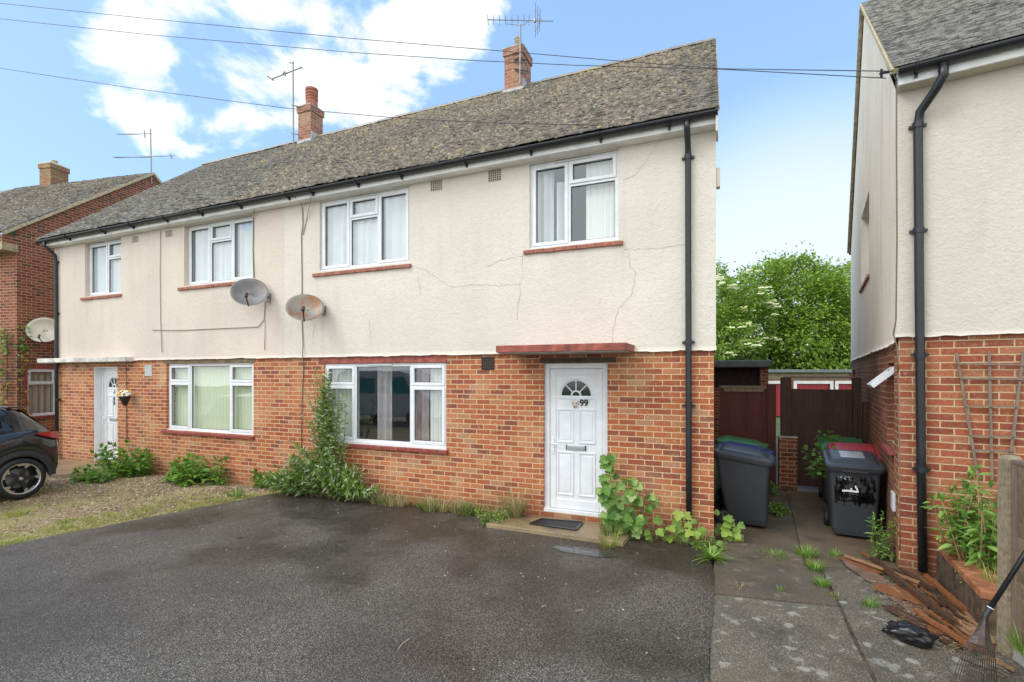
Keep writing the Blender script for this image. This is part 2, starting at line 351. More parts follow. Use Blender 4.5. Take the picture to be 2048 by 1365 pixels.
# ------------------------------------------------------------------ building helpers
def wall_front(mb, x0, x1, z0, z1, holes, y=0.0, depth=.14):
    """front sheet at y with rectangular openings and their reveals"""
    xs = sorted({x0, x1, *[h[0] for h in holes], *[h[1] for h in holes]}); zs = sorted({z0, z1, *[h[2] for h in holes], *[h[3] for h in holes]})
    for i in range(len(xs) - 1):
        for j in range(len(zs) - 1):
            cx, cz = (xs[i] + xs[i + 1]) / 2, (zs[j] + zs[j + 1]) / 2
            if any(h[0] < cx < h[1] and h[2] < cz < h[3] for h in holes): continue
            mb.quad((xs[i], y, zs[j]), (xs[i + 1], y, zs[j]), (xs[i + 1], y, zs[j + 1]), (xs[i], y, zs[j + 1]))
    for a, b, c, d in holes:
        mb.quad((a, y, c), (a, y + depth, c), (a, y + depth, d), (a, y, d)); mb.quad((b, y, c), (b, y, d), (b, y + depth, d), (b, y + depth, c))
        mb.quad((a, y, d), (a, y + depth, d), (b, y + depth, d), (b, y, d)); mb.quad((a, y, c), (b, y, c), (b, y + depth, c), (a, y + depth, c))

def bellcast(mb, x0, x1, y, zt, zb, out, seed):
    """flared, uneven lower edge of the render"""
    n = max(4, int((x1 - x0) / .06)); rows = [(0, 0), (.55, .25), (1, 1)]; prev = None
    for i in range(n + 1):
        x = x0 + (x1 - x0) * i / n
        w = noise.noise(Vector((x * 2.1, seed, 0))) * .022 + noise.noise(Vector((x * 9, seed, 3))) * .012
        col = [(x, y - out * o, zt + (zb + w - zt) * f) for f, o in rows] + [(x, y + .02, zb + w + .005)]
        if prev:
            for k in range(3): mb.quad(prev[k + 1], col[k + 1], col[k], prev[k])
        prev = col

def roof_tiles(mb, O, ex, L, S, nrm, s_dir, tw=.165, gauge=.1, jit=1.0, skew=0.0):
    O = Vector(O); ex = Vector(ex); nrm = Vector(nrm); sd = Vector(s_dir)
    rows = int(S / gauge); cols = int(L / tw)
    for r in range(rows + 1):
        off = (.5 if r % 2 else 0) * tw
        for k in range(-1, cols + 1):
            a = max(0, k * tw + off + .002); b = min(L - skew * r * gauge / S, (k + 1) * tw + off - .002)
            if b - a < .02: continue
            s0 = r * gauge + U(-.006, .006) * jit; s1 = min(S, s0 + gauge * 1.25)
            if s1 - s0 < .02: continue
            sag = noise.noise(Vector((a * .5, s0 * .6, 5))) * .02
            h0 = .031 + U(-.004, .006) * jit + sag; h1 = .010 + sag; tl = U(-.004, .004) * jit
            p = [O + ex * x + sd * q + nrm * h for x, q, h in ((a, s0, h0 + tl), (b, s0, h0 - tl), (b, s1, h1 - tl), (a, s1, h1 + tl))]
            low = [q - nrm * .016 for q in p]
            mb.add(p + low, [(0, 1, 2, 3), (4, 5, 1, 0), (5, 6, 2, 1), (7, 4, 0, 3)])

def moss(mb, mb2, O, ex, L, S, nrm, sd, count, dens):
    O = Vector(O); ex = Vector(ex); nrm = Vector(nrm); sd = Vector(sd); k = 0
    while k < count:
        a = U(0, L); q = U(0, S); d, yel = dens(a, q)
        if U(0, 1) > d: k += .35; continue
        k += 1; p = O + ex * a + sd * (math.floor(q / .1) * .1 + U(-.01, .05)) + nrm * .028
        if (p - O).dot(sd) > S - .02: continue
        r = U(.012, .036); m = mb2 if U(0, 1) < yel else mb
        n = 6; base = []
        for i in range(n):
            an = 2 * math.pi * i / n; rr = r * U(.75, 1.3); base.append(p + (ex * math.cos(an) * 1.3 + sd * math.sin(an)) * rr - nrm * .012)
        top = [p + (b - p) * .55 + nrm * r * U(.4, .7) for b in base]
        m.add(base + top, [(i, (i + 1) % n, n + (i + 1) % n, n + i) for i in range(n)] + [tuple(range(n, 2 * n))])

def window(par, X0, X1, Z0, Z1, y, lights, back, T=None, name='window', sill=None, sill_mat=None, fw=.055, curtain=None, vent=None, label=None):
    """upvc window; lights = (x0,x1,z0,z1,opening) as fractions; one mesh of bars, with sashes, glass, sill and blind as sub-parts"""
    W, H = X1 - X0, Z1 - Z0; f = MB(T); g = MB(T); sashes = []; seals = []
    f.box(X0 - .006, X0 + fw, y, y + .07, Z0 - .006, Z1 + .006); f.box(X1 - fw, X1 + .006, y, y + .07, Z0 - .006, Z1 + .006)
    f.box(X0 + fw, X1 - fw, y, y + .07, Z0 - .006, Z0 + fw); f.box(X0 + fw, X1 - fw, y, y + .07, Z1 - fw, Z1 + .006)
    xs = sorted({round(v, 4) for l in lights for v in l[:2]} - {0.0, 1.0, 0, 1})
    for v in xs: f.box(X0 + v * W - fw / 2, X0 + v * W + fw / 2, y + .001, y + .069, Z0 + fw, Z1 - fw)
    for l in lights:
        for v in (l[2],):
            if v not in (0, 1):
                a = X0 + l[0] * W + (fw if l[0] == 0 else fw / 2); b = X0 + l[1] * W - (fw if l[1] == 1 else fw / 2)
                f.box(a, b, y + .002, y + .068, Z0 + v * H - fw / 2, Z0 + v * H + fw / 2)
    for l in lights:
        a = X0 + l[0] * W + (fw if l[0] == 0 else fw / 2); b = X0 + l[1] * W - (fw if l[1] == 1 else fw / 2)
        c = Z0 + l[2] * H + (fw if l[2] == 0 else fw / 2); d = Z0 + l[3] * H - (fw if l[3] == 1 else fw / 2)
        if l[4]:
            s = MB(T); sashes.append(s); o = .018; w = .05; a -= o; b += o; c -= o; d += o; yy = y - .014
            s.box(a, a + w, yy, y + .05, c, d); s.box(b - w, b, yy, y + .05, c, d); s.box(a + w, b - w, yy, y + .05, c, c + w); s.box(a + w, b - w, yy, y + .05, d - w, d)
            a += w; b -= w; c += w; d -= w
        q = MB(T); e_ = .007
        for bx in ((a, a + e_, c, d), (b - e_, b, c, d), (a + e_, b - e_, c, c + e_), (a + e_, b - e_, d - e_, d)): q.box(bx[0], bx[1], y + .012, y + .029, bx[2], bx[3])
        seals.append(q)
        g.quad((a, y + .03, c), (b, y + .03, c), (b, y + .03, d), (a, y + .03, d))
    fo = f.build(name, MT['upvc'], par, bevel=.004)
    for s in sashes: s.build('sash', MT['upvc'], fo, bevel=.006)
    g.build('pane', MT['glass'], fo)
    for q in seals: q.build('seal', MT['rubber_seal'], fo)
    if label: tag(fo, label)
    if vent:
        for a, b in vent: v = MB(T); v.box(X0 + a * W, X0 + b * W, y - .022, y - .001, Z1 - .035, Z1 - .012); v.build('trickle_vent', MT['upvc_grey'], fo)
    if sill:
        b = MB(T); sx0, sx1, sz = sill; n = max(2, int((sx1 - sx0) / .15))
        for i in range(n):
            a0 = sx0 + (sx1 - sx0) * i / n; a1 = sx0 + (sx1 - sx0) * (i + 1) / n; j = U(-.003, .003)
            b.box(a0 + .001, a1 - .001, -.055 + j, y + .003, sz - .045 + j, sz + .012 + j)
        b.build('sill', sill_mat or MT['terra_sill'], fo, bevel=.006)
        u = MB(T); u.box(X0 - .004, X1 + .004, y - .035, y - .0005, Z0 - .03, Z0 + .012); u.build('sill_trim', MT['upvc'], fo, bevel=.004)
    for bk in back:                                   # (x0,x1,z0,z1,mat,depth,kind)
        q = MB(T); a = X0 + bk[0] * W; b = X0 + bk[1] * W; c = Z0 + bk[2] * H; d = Z0 + bk[3] * H; dy = y + bk[5]; kind = bk[6]
        n = max(3, int((b - a) / (.02 if kind == 'curtain' else .0445))); pr = None
        for i in range(n + 1):
            x = a + (b - a) * i / n
            if kind == 'blind': yy = dy + (.012 if i % 2 else 0)
            elif kind == 'net': yy = dy + .015 * math.sin(x * 34) + .006 * math.sin(x * 91)
            else: yy = dy + .03 * math.sin(x * 42) + .01 * math.sin(x * 17)
            col = ((x, yy, c), (x, yy, d))
            if pr: q.quad(pr[0], col[0], col[1], pr[1])
            pr = col
        q.build('curtain' if kind != 'blind' else 'blind', bk[4], fo, smooth=(kind != 'blind'))
    return fo

def text_mesh(body, size, M, mat, name, parent, ext=.004):
    cu = bpy.data.curves.new('tmp', 'FONT'); cu.body = body; cu.size = size; cu.extrude = ext; cu.offset = .003; cu.align_x = 'CENTER'; cu.align_y = 'CENTER'
    o = bpy.data.objects.new('tmp', cu); COL.objects.link(o); dg = bpy.context.evaluated_depsgraph_get()
    me = bpy.data.meshes.new_from_object(o.evaluated_get(dg)); bpy.data.objects.remove(o)
    me.transform(M); me.materials.clear(); me.materials.append(mat)
    r = bpy.data.objects.new(name, me); COL.objects.link(r); r.parent = parent; return r

def door(par, X0, X1, Z0, Z1, y, number=None, plates=False):
    fr = MB(); w = .075
    fr.box(X0 - .004, X0 + w, y, y + .07, Z0, Z1 + .004); fr.box(X1 - w, X1 + .004, y, y + .07, Z0, Z1 + .004); fr.box(X0 + w, X1 - w, y, y + .07, Z1 - w, Z1 + .004)
    fr.box(X0 - .004, X1 + .004, y - .04, y + .07, Z0 - .02, Z0 + .045)
    fo = fr.build('door_frame', MT['upvc'], par, bevel=.006)
    a, b, c, d = X0 + w + .004, X1 - w - .004, Z0 + .05, Z1 - w - .004; st = .085; yy = y + .014
    lf = MB()
    lf.box(a, a + st, yy, yy + .05, c, d); lf.box(b - st, b, yy, yy + .05, c, d); lf.box(a + st, b - st, yy, yy + .05, c, c + .13); lf.box(a + st, b - st, yy, yy + .05, d - st, d)
    p0, p1, q0, q1 = a + st, b - st, c + .13, d - st; W = p1 - p0; Hh = q1 - q0; py = yy + .012
    cx = (p0 + p1) / 2; fz = q1 - .36 * .86 + .02; R = W * .36; r0 = R * .27
    # centre panel as a sheet with an arched opening
    N = 20; out = []; arc = []
    for i in range(N + 1):
        an = math.pi * i / N; arc.append((cx + R * math.cos(an), fz + R * math.sin(an)))
    lf.quad((p0, py, q0), (p1, py, q0), (p1, py, fz), (p0, py, fz))
    edge = []
    for i in range(N + 1):
        an = math.pi * i / N; ca, sa = math.cos(an), math.sin(an)
        k = min((W / 2) / abs(ca) if abs(ca) > 1e-6 else 9, (q1 - fz) / sa if sa > 1e-6 else 9); edge.append((cx + ca * k, fz + sa * k))
    for i in range(N): lf.quad((arc[i][0], py, arc[i][1]), (edge[i][0], py, edge[i][1]), (edge[i + 1][0], py, edge[i + 1][1]), (arc[i + 1][0], py, arc[i + 1][1]))
    # corners left out by the radial fan
    kc = math.atan2(q1 - fz, W / 2)
    for sx in (1, -1):
        i0 = max(i for i in range(N + 1) if math.pi * i / N <= kc); e0, e1 = edge[i0], edge[i0 + 1]
        if sx == -1: e0, e1 = (2 * cx - e0[0], e0[1]), (2 * cx - e1[0], e1[1])
        lf.add([(e0[0], py, e0[1]), (cx + sx * W / 2, py, q1), (e1[0], py, e1[1])], [(0, 1, 2)])
    # raised mouldings
    def mould(x0, x1, z0, z1):
        t = .022
        for q in ((x0, x1, z0, z0 + t), (x0, x1, z1 - t, z1), (x0, x0 + t, z0 + t, z1 - t), (x1 - t, x1, z0 + t, z1 - t)): lf.box(q[0], q[1], py - .013, py + .01, q[2], q[3])
        lf.box(x0 + .045, x1 - .045, py - .007, py + .004, z0 + .05, z1 - .05)
    g = .035; h1 = q0 + Hh * .385; h2 = q0 + Hh * .455; h3 = fz - .185
    for x0, x1 in ((p0 + g * .5, cx - g), (cx + g, p1 - g * .5)):
        mould(x0, x1, q0 + .06, h1); mould(x0, x1, h2, h3)
    ring = [(cx + R * 1.12 * math.cos(math.pi * i / 16), py - .004, fz + R * 1.12 * math.sin(math.pi * i / 16)) for i in range(17)]
    lf.tube(ring, .014, 6); lf.box(cx - R * 1.2, cx + R * 1.2, py - .014, py + .01, fz - .045, fz - .02)
    lf.tube([(cx + r0 * 1.15 * math.cos(math.pi * i / 8), py - .002, fz + r0 * 1.15 * math.sin(math.pi * i / 8)) for i in range(9)], .016, 6)
    for i in range(1, 4):
        an = math.pi * i / 4; lf.bar((cx + r0 * math.cos(an), py, fz + r0 * math.sin(an)), (cx + R * math.cos(an), py, fz + R * math.sin(an)), .016, .016)
    do = lf.build('door', MT['upvc'], par, bevel=.004)
    gl = MB(); gl.add([(cx, py + .012, fz)] + [(x, py + .012, z) for x, z in arc], [(0, i + 1, i + 2) for i in range(N)]); gl.build('fanlight', MT['dark_glass'], do)
    hd = MB(); hx = a + .045; hz = Z0 + .93
    hd.box(hx - .018, hx + .018, yy - .012, yy + .001, hz - .11, hz + .11); hd.tube([(hx, yy - .01, hz + .03), (hx, yy - .05, hz + .03), (hx + .11, yy - .052, hz + .03)], .011, 8)
    hd.build('handle', MT['upvc'], do, bevel=.003)
    lb = MB(); lz = (h1 + h2) / 2; lb.box(cx - .135, cx + .135, py - .016, py + .002, lz - .035, lz + .035); lb.box(cx - .115, cx + .115, py - .022, py - .015, lz - .024, lz + .024)
    lo = lb.build('letterbox', MT['chrome'], do, bevel=.003)
    ed = MB()
    for s_ in (-1, 1): ed.box(cx + s_ * .137 - .006, cx + s_ * .137 + .006, py - .018, py + .001, lz - .036, lz + .036)
    ed.build('letterbox_end', MT['number'], lo)
    kn = MB(); kz = fz - .115
    if number:                                          # a dog's-head shaped knocker
        Mk = Matrix.Translation((cx - .01, py - .02, kz))
        kn.blob((cx - .01, py - .016, kz), .042, .02, .055, 10, 7, .06); kn.blob((cx - .01, py - .034, kz - .035), .02, .018, .02, 8, 5, .05)
        kn.blob((cx - .05, py - .014, kz + .02), .014, .01, .032, 7, 5, .1); kn.blob((cx + .03, py - .014, kz + .02), .014, .01, .032, 7, 5, .1)
        ko = kn.build('knocker', MT['knocker'], do, smooth=True)
        e = MB(); e.blob((cx - .032, py - .034, kz + .012), .009, .006, .009, 7, 5, 0); e.blob((cx + .012, py - .034, kz + .012), .009, .006, .009, 7, 5, 0); e.blob((cx - .01, py - .052, kz - .035), .012, .008, .009, 7, 5, 0); e.build('knocker_face', MT['number'], ko)
        text_mesh(number, .125, Matrix.Translation((cx + .115, py - .008, kz + .012)) @ Matrix.Rotation(rad(90), 4, 'X'), MT['number'], 'house_number', do)
    else:
        kn.lathe([(.0, -.0), (.022, .004), (.02, .012)], 12, Matrix.Translation((cx, py, kz + .05)) @ Matrix.Rotation(rad(90), 4, 'X')); kn.tube([(cx, py - .014, kz + .05), (cx, py - .018, kz - .03)], .012, 7); kn.build('knocker', MT['chrome'], do, smooth=True)
        pl = MB(); pl.box(cx - .03, cx + .03, py - .008, py + .001, kz - .19, kz - .105); pl.box(cx - .03, cx + .03, py - .008, py + .001, kz - .285, kz - .2); pl.build('number_plate', MT['number'], do, bevel=.002)
    return fo

MT['dark_glass'] = NT('dark_fanlight_glass').set(Base_Color=(.03, .032, .03), Roughness=.06, Specular_IOR_Level=.6).m
MT['knocker'] = sm('cream_painted_metal', (.62, .55, .48), .45, var=.15, scale=20)

def gutter(par, x0, x1, y, z, brackets, name='gutter', T=None):
    m = MB(T); n = 10; r = .058
    rings = []
    for x in (x0, x1):
        g = [(x, y + r * math.cos(math.pi + math.pi * i / n), z + r * math.sin(math.pi + math.pi * i / n)) for i in range(n + 1)]
        g += [(x, y + (r - .008) * math.cos(2 * math.pi - math.pi * i / n), z + (r - .008) * math.sin(2 * math.pi - math.pi * i / n)) for i in range(n + 1)]
        rings.append(g)
    m.loft(rings)
    for x in (x0, x1): m.add([(x, y + r * math.cos(math.pi + math.pi * i / n), z + r * math.sin(math.pi + math.pi * i / n)) for i in range(n + 1)], [tuple(range(n + 1))])
    go = m.build(name, MT['black_plastic'], par)
    for x in brackets:
        b = MB(T); b.tube([(x, y + r * 1.12 * math.cos(math.pi + math.pi * i / 8), z + r * 1.12 * math.sin(math.pi + math.pi * i / 8)) for i in range(9)], .012, 6); b.box(x - .015, x + .015, y + .03, y + .075, z - .10, z - .02)
        b.build('bracket', MT['black_plastic'], go)
    return go
def downpipe(par, pts, clips, r=.036, T=None):
    m = MB(T); m.tube(pts, r, 12)
    po = m.build('downpipe', MT['black_plastic'], par, smooth=True)
    for p in clips:
        c = MB(T); c.lathe([(r + .002, -.03), (r + .009, -.03), (r + .009, .03), (r + .002, .03)], 12, Matrix.Translation(p), cap=False); c.box(p[0] - .075, p[0] + .075, p[1] + .01, p[1] + .04, p[2] - .014, p[2] + .014)
        c.build('pipe_clip', MT['black_plastic'], po)
    return po
def chimney(par, x0, x1, y0, y1, z0, z1, mat, pots, flash=True, shoulder=True):
    m = MB(); m.box(x0, x1, y0, y1, z0, z1 - .17); m.box(x0 - .03, x1 + .03, y0 - .03, y1 + .03, z1 - .17, z1 - .02)
    co = m.build('chimney', mat, par)
    c = MB(); a, b, d, e = x0 - .035, x1 + .035, y0 - .035, y1 + .035; i = .12
    c.loft([[(a, d, z1 - .02), (b, d, z1 - .02), (b, e, z1 - .02), (a, e, z1 - .02)], [(a, d, z1 + .01), (b, d, z1 + .01), (b, e, z1 + .01), (a, e, z1 + .01)], [(a + i, d + i, z1 + .09), (b - i, d + i, z1 + .09), (b - i, e - i, z1 + .09), (a + i, e - i, z1 + .09)]])
    c.build('flaunching', MT['mortar'] if mat == MT['brick_lichen'] else MT['concrete_trim'], co)
    for px, py, h, r, mt in pots:
        p = MB(); p.lathe([(r * 1.08, 0), (r * .95, .03), (r * .9, h * .35), (r * .98, h * .4), (r * .98, h * .48), (r * .86, h * .5), (r * .98, h * .55), (r * .98, h * .63), (r * .86, h * .66), (r * .98, h * .7), (r * .98, h * .8), (r * .86, h * .84), (r, h * .88), (r, h), (r * .8, h), (r * .75, h * .4)], 20, Matrix.Translation((px, py, z1 + .05)))
        p.build('chimney_pot', mt, co, smooth=False)
    return co
MT['clay'] = sm('terracotta_clay', (.36, .13, .08), .75, var=.3, scale=12)
MT['pale_clay'] = sm('buff_clay', (.42, .37, .30), .75, var=.3, scale=12)
def airbrick(par, x, z, w, h, mat, y=-.004, hole=True):
    m = MB(); m.box(x - w / 2, x + w / 2, y - .008, y + .02, z - h / 2, z + h / 2); ao = m.build('air_brick', mat, par, bevel=.003)
    k = MB(); nx, nz = 6, 5
    for i in range(nx):
        for j in range(nz):
            cx = x - w / 2 + w * (i + .5) / nx; cz = z - h / 2 + h * (j + .5) / nz; s_ = min(w / nx, h / nz) * (.36 if hole else .34); k.box(cx - s_, cx + s_, y - .0095, y - .004, cz - s_, cz + s_)
    k.build('air_holes', MT['hole'], ao)
def crack(par, pts, w=.006, T=None, y=-.0225):
    m = MB(T); P = []
    for i in range(len(pts) - 1):
        a, b = Vector(pts[i]), Vector(pts[i + 1]); n = max(2, int((b - a).length / .04))
        for k in range(n): P.append(a.lerp(b, k / n) + Vector((U(-.012, .012), U(-.012, .012))))
    P.append(Vector(pts[-1])); pr = None
    for i, p in enumerate(P):
        d = (P[min(i + 1, len(P) - 1)] - P[max(0, i - 1)]); nn = Vector((-d.y, d.x)); nn = nn.normalized() if nn.length > 1e-6 else Vector((1, 0))
        ww = w * U(.4, 1.1) / 2; l = p + nn * ww; r = p - nn * ww; col = ((l.x, y, l.y), (r.x, y, r.y))
        if pr: m.quad(pr[0], pr[1], col[1], col[0])
        pr = col
    m.build('crack', MT['crack'], par, uv=False)
MT['crack'] = sm('crack_shadow_dirt', (.33, .27, .21), .9)

# ================================================================== the pair of semi-detached houses
HW, HD, SZ, EZ = 14.66, 7.8, 2.30, 5.02
ht = thing('semi_detached_house', 'pair of joined two storey houses, cream roughcast over orange brick, one long mossy roof', 'house', (0, 0, 0))
PX = -7.214
def rectF(px0, px1, z0, z1): return (F(px0, 600)[0], F(px1, 600)[0], z0, z1)
U1 = rectF(172, 244, 3.74, 4.96); U2 = rectF(370, 507, 3.74, 4.96); U3 = rectF(641, 820, 3.745, 4.96); U4 = rectF(1060, 1237.5, 3.745, 4.96)
GL = rectF(333, 507, .80, 2.17); GR = (-6.31, -3.85, .80, 2.13)
DR = (-2.25, -1.335, 0.0, 2.10); DL = (-13.11, -12.23, -.02, 2.12)
m = MB(); wall_front(m, PX, 0, SZ, EZ, [U3, U4], -.02, .16); bellcast(m, PX, 0.03, -.02, SZ + .001, SZ - .055, .03, 1.0)
m.quad((.025, -.02, SZ), (-.195, HD, SZ), (-.195, HD, EZ), (.025, -.02, EZ)); m.quad((0, -.02, SZ), (.025, -.02, SZ), (.025, -.02, EZ), (0, -.02, EZ))
m.add([(.025, -.02, EZ), (-.195, HD, EZ), (-.085, HD / 2, 8.42)], [(0, 1, 2)])
m.build('rendered_wall', MT['cream'], ht)
m = MB(); wall_front(m, -HW, PX, SZ, EZ, [U1, U2], -.018, .18); bellcast(m, -HW - .03, PX, -.018, SZ + .001, SZ - .05, .03, 4.0)
m.quad((-HW - .02, HD, SZ), (-HW - .02, -.018, SZ), (-HW - .02, -.018, EZ), (-HW - .02, HD, EZ)); m.quad((-HW - .02, -.018, SZ), (-HW, -.018, SZ), (-HW, -.018, EZ), (-HW - .02, -.018, EZ)); m.add([(-HW - .02, HD, EZ), (-HW - .02, -.018, EZ), (-HW - .02, HD / 2, 8.42)], [(0, 1, 2)])
m.build('rendered_wall', MT['pinkish'], ht)
m = MB(); wall_front(m, -HW, 0, GZ - .2, SZ + .02, [GL, GR, DR, DL], 0, .2)
m.quad((0, 0, GZ - .2), (-.22, HD, GZ - .2), (-.22, HD, SZ + .02), (0, 0, SZ + .02)); m.quad((-HW, HD, GZ - .2), (-HW, 0, GZ - .2), (-HW, 0, SZ + .02), (-HW, HD, SZ + .02))
m.quad((-.22, HD, GZ - .2), (-HW, HD, GZ - .2), (-HW, HD, SZ + .02), (-.22, HD, SZ + .02))
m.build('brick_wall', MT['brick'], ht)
m = MB(); m.quad((-.2, HD, SZ), (-HW, HD, SZ), (-HW, HD, EZ), (-.2, HD, EZ)); m.build('rear_wall', MT['cream'], ht)
m = MB(); m.box(-HW + .05, -.26, .3, HD - .05, 2.36, 2.5); m.box(-HW + .05, -.15, 3.2, 3.3, -.1, 2.35); m.box(-HW + .05, -.15, 3.2, 3.3, 2.51, 5.0); m.box(PX - .06, PX + .06, .1, 3.19, -.1, 2.35); m.box(PX - .06, PX + .06, .1, 3.19, 2.51, 5.0); m.box(-3.3, -3.2, .1, 3.19, -.1, 2.35); m.box(-HW + .05, -.15, .1, 3.2, -.12, -.02)
m.box(-HW + .05, -.26, .1, HD - .05, 5.03, 5.06)
m.build('interior_partition', MT['interior'], ht)

# roof
ROOF_E, ROOF_R = Vector((0, -.29, 5.12)), Vector((0, 3.9, 8.52))
sd = (ROOF_R - ROOF_E); SL = sd.length; sd.normalize(); nr = Vector((0, -sd.z, sd.y)); RX0, RX1 = -HW - .22, .06
m = MB(); roof_tiles(m, (RX0, ROOF_E.y, ROOF_E.z), (1, 0, 0), RX1 - RX0, SL, nr, sd, skew=.11)
m.add([(RX0, -.25, 5.10), (RX1, -.25, 5.10), (RX1 - .11, 3.9, 8.49), (RX0, 3.9, 8.49), (RX0, 8.06, 5.10), (RX1 - .22, 8.06, 5.10)], [(0, 1, 2, 3), (3, 2, 5, 4)])
ro = m.build('roof', MT['tiles'], ht); pale_edges(ro, 'painted_sheen_tile_edges', (.46, .43, .38))
def dens(a, q):
    x = RX0 + a; n = noise.noise(Vector((x * .55, q * .7, 2))) * .5 + .5; band = .5 + .5 * noise.noise(Vector((x * 1.6, q * 2.4, 9)))
    d = .05
    if x > -9.2: d = min(1, .25 + (x + 9.2) * .3) * (.35 + .9 * n)
    if x > -.8: d *= max(.05, (-x) * .9)
    d += max(0, n - .62) * 1.0
    yel = .03 + max(0, (q - 3.9)) * .35 * band
    if -10.9 < x < -8.7 and q > 3.1 + (x + 10.9) * .15: d = max(d, .8 * band + .2); yel = .75
    return d, yel
m = MB(); m2 = MB(); moss(m, m2, (RX0, ROOF_E.y, ROOF_E.z), (1, 0, 0), RX1 - RX0, SL, nr, sd, 11000, dens)
tag(m.build('roof_moss', MT['moss'], ro, uv=False), kind='stuff'); tag(m2.build('roof_lichen', MT['lichen'], ro, uv=False), kind='stuff')
m = MB(); x = RX0
while x < RX1 - .2:
    e = min(RX1 - .11, x + .45); j = U(-.006, .006); rg = []
    for xx, k in ((x, 1.0), (e - .006, .93)):
        rg.append([(xx, 3.9 + .14 * k * math.sin(a), 8.46 + .11 * k * math.cos(a) + j) for a in [rad(-85 + 170 * i / 8) for i in range(9)]])
    m.loft(rg, closed=False); m.add(rg[0], [tuple(range(9))]); x = e
m.build('ridge_tiles', MT['tiles'], ro)
p0 = ROOF_E + nr * -.01; p1 = ROOF_R + nr * -.01
for xx in (RX1 - .015, RX0 + .015):
    m = MB(); kx = .11 if xx > -5 else 0; m.bar((xx, p0.y + .02, p0.z + .01), (xx - kx, p1.y, p1.z), .05, .04); m.build('verge_pointing', MT['mortar'], ro)
    m = MB(); m.bar((xx - kx, p1.y, p1.z), (xx - 2 * kx, 8.05, 5.1), .05, .04); m.build('verge_pointing', MT['mortar'], ro)
m = MB(); m.box(-HW - .1, .035, -.185, -.155, 4.985, 5.13); m.build('fascia', MT['white_paint'], ht, bevel=.004)
m = MB(); m.box(-HW - .06, .03, -.156, -.021, 4.98, 5.0); m.build('soffit', MT['white_paint'], ht)
m = MB(); m.box(.026, .05, -.26, .05, 4.86, 5.1); m.build('eaves_box', MT['cream'], ht, bevel=.004)
brx = [F(p, 300, -.25)[0] for p in (135, 205, 262, 330, 400, 478, 574, 622, 713, 800, 930, 1060, 1200, 1338)]
gutter(ht, -HW - .25, .05, -.25, 5.105, brx)
downpipe(ht, [(-.30, -.25, 5.06), (-.30, -.25, 4.97), (-.30, -.075, 4.80), (-.30, -.062, 4.6), (-.297, -.062, 3.0), (-.292, -.062, 1.0), (-.288, -.06, -.1)], [(-.30, -.062, 4.68), (-.296, -.062, 2.35), (-.292, -.06, 1.55)], .037)
downpipe(ht, [(-14.58, -.25, 5.06), (-14.58, -.25, 4.97), (-14.53, -.075, 4.78), (-14.53, -.062, 4.6), (-14.5, -.062, 2.4), (-14.48, -.06, -.1)], [(-14.53, -.062, 4.62), (-14.51, -.062, 3.4), (-14.49, -.06, 2.2), (-14.48, -.06, 1.35)], .037)
# corner trim boxes on the gable
m = MB(); m.box(.026, .07, .0, .10, 4.28, 4.52); m.build('bracket_box', MT['cream_vent'], ht, bevel=.005)

# windows (fractions measured on the photograph's own plane)
W2 = [(0, .52, 0, 1, True), (.52, 1, .68, 1, True), (.52, 1, 0, .68, False)]
W3 = [(0, .34, 0, 1, True), (.34, .66, .70, 1, True), (.34, .66, 0, .70, False), (.66, 1, 0, 1, True)]
W5 = [(0, .27, .72, 1, True), (0, .27, 0, .72, True), (.27, .73, 0, 1, False), (.73, 1, .72, 1, True), (.73, 1, 0, .72, True)]
allnet = [(0.02, .98, .02, .98, MT['net'], .075, 'net')]
window(ht, *U1, .075, W2, allnet, sill=(F(165, 597)[0], F(246, 594)[0], 3.70), vent=[(.05, .4), (.58, .95)])
window(ht, *U2, .075, W3, allnet, sill=(F(360, 577)[0], F(510, 565)[0], 3.70), vent=[(.04, .3), (.7, .97)])
window(ht, *U3, .022, W3, [(0.02, .98, .02, .98, MT['net'], .075, 'net')], sill=(F(629, 549)[0], F(824.5, 532)[0], 3.70), vent=[(.36, .64)])
window(ht, *U4, .022, [(0, .45, 0, 1, True), (.45, 1, .70, 1, True), (.45, 1, 0, .70, False)],
       [(.02, .24, .02, .98, MT['net'], .16, 'curtain'), (.27, .36, .02, .80, MT['net'], .16, 'net'), (.62, .98, .02, .98, MT['blind_white'], .12, 'blind')], sill=(F(1049, 504)[0], F(1247, 485)[0], 3.715), vent=[(.3, .7)])
window(ht, *GL, .05, W5, [(0.01, .99, .01, .99, MT['blind_green'], .11, 'blind')], sill=(F(325, 868)[0], F(510, 880)[0], .775), sill_mat=MT['red_sill'], vent=[(.03, .22), (.76, .96)])
window(ht, *GR, .03, W5, [(.01, .25, .01, .99, MT['blind_white'], .14, 'blind'), (.42, .52, .01, .99, MT['sheer'], .16, 'curtain'), (.685, .728, .01, .99, MT['sheer'], .15, 'curtain'), (.735, .83, .01, .99, MT['mauve'], .13, 'curtain'), (.84, .99, .01, .99, MT['blind_white'], .14, 'blind')],
       sill=(F(640, 890)[0], F(897, 905)[0], .76), sill_mat=MT['red_sill'], vent=[(.38, .58)])
door(ht, *DR, .045, number='99')
door(ht, -13.10, -12.18, .0, 2.11, .14)
m = MB(); m.box(-13.11, -13.095, .004, .139, -.02, 2.12); m.box(-13.09, -12.23, .03, .15, 2.1, 2.12); m.build('door_lining', MT['upvc'], ht)
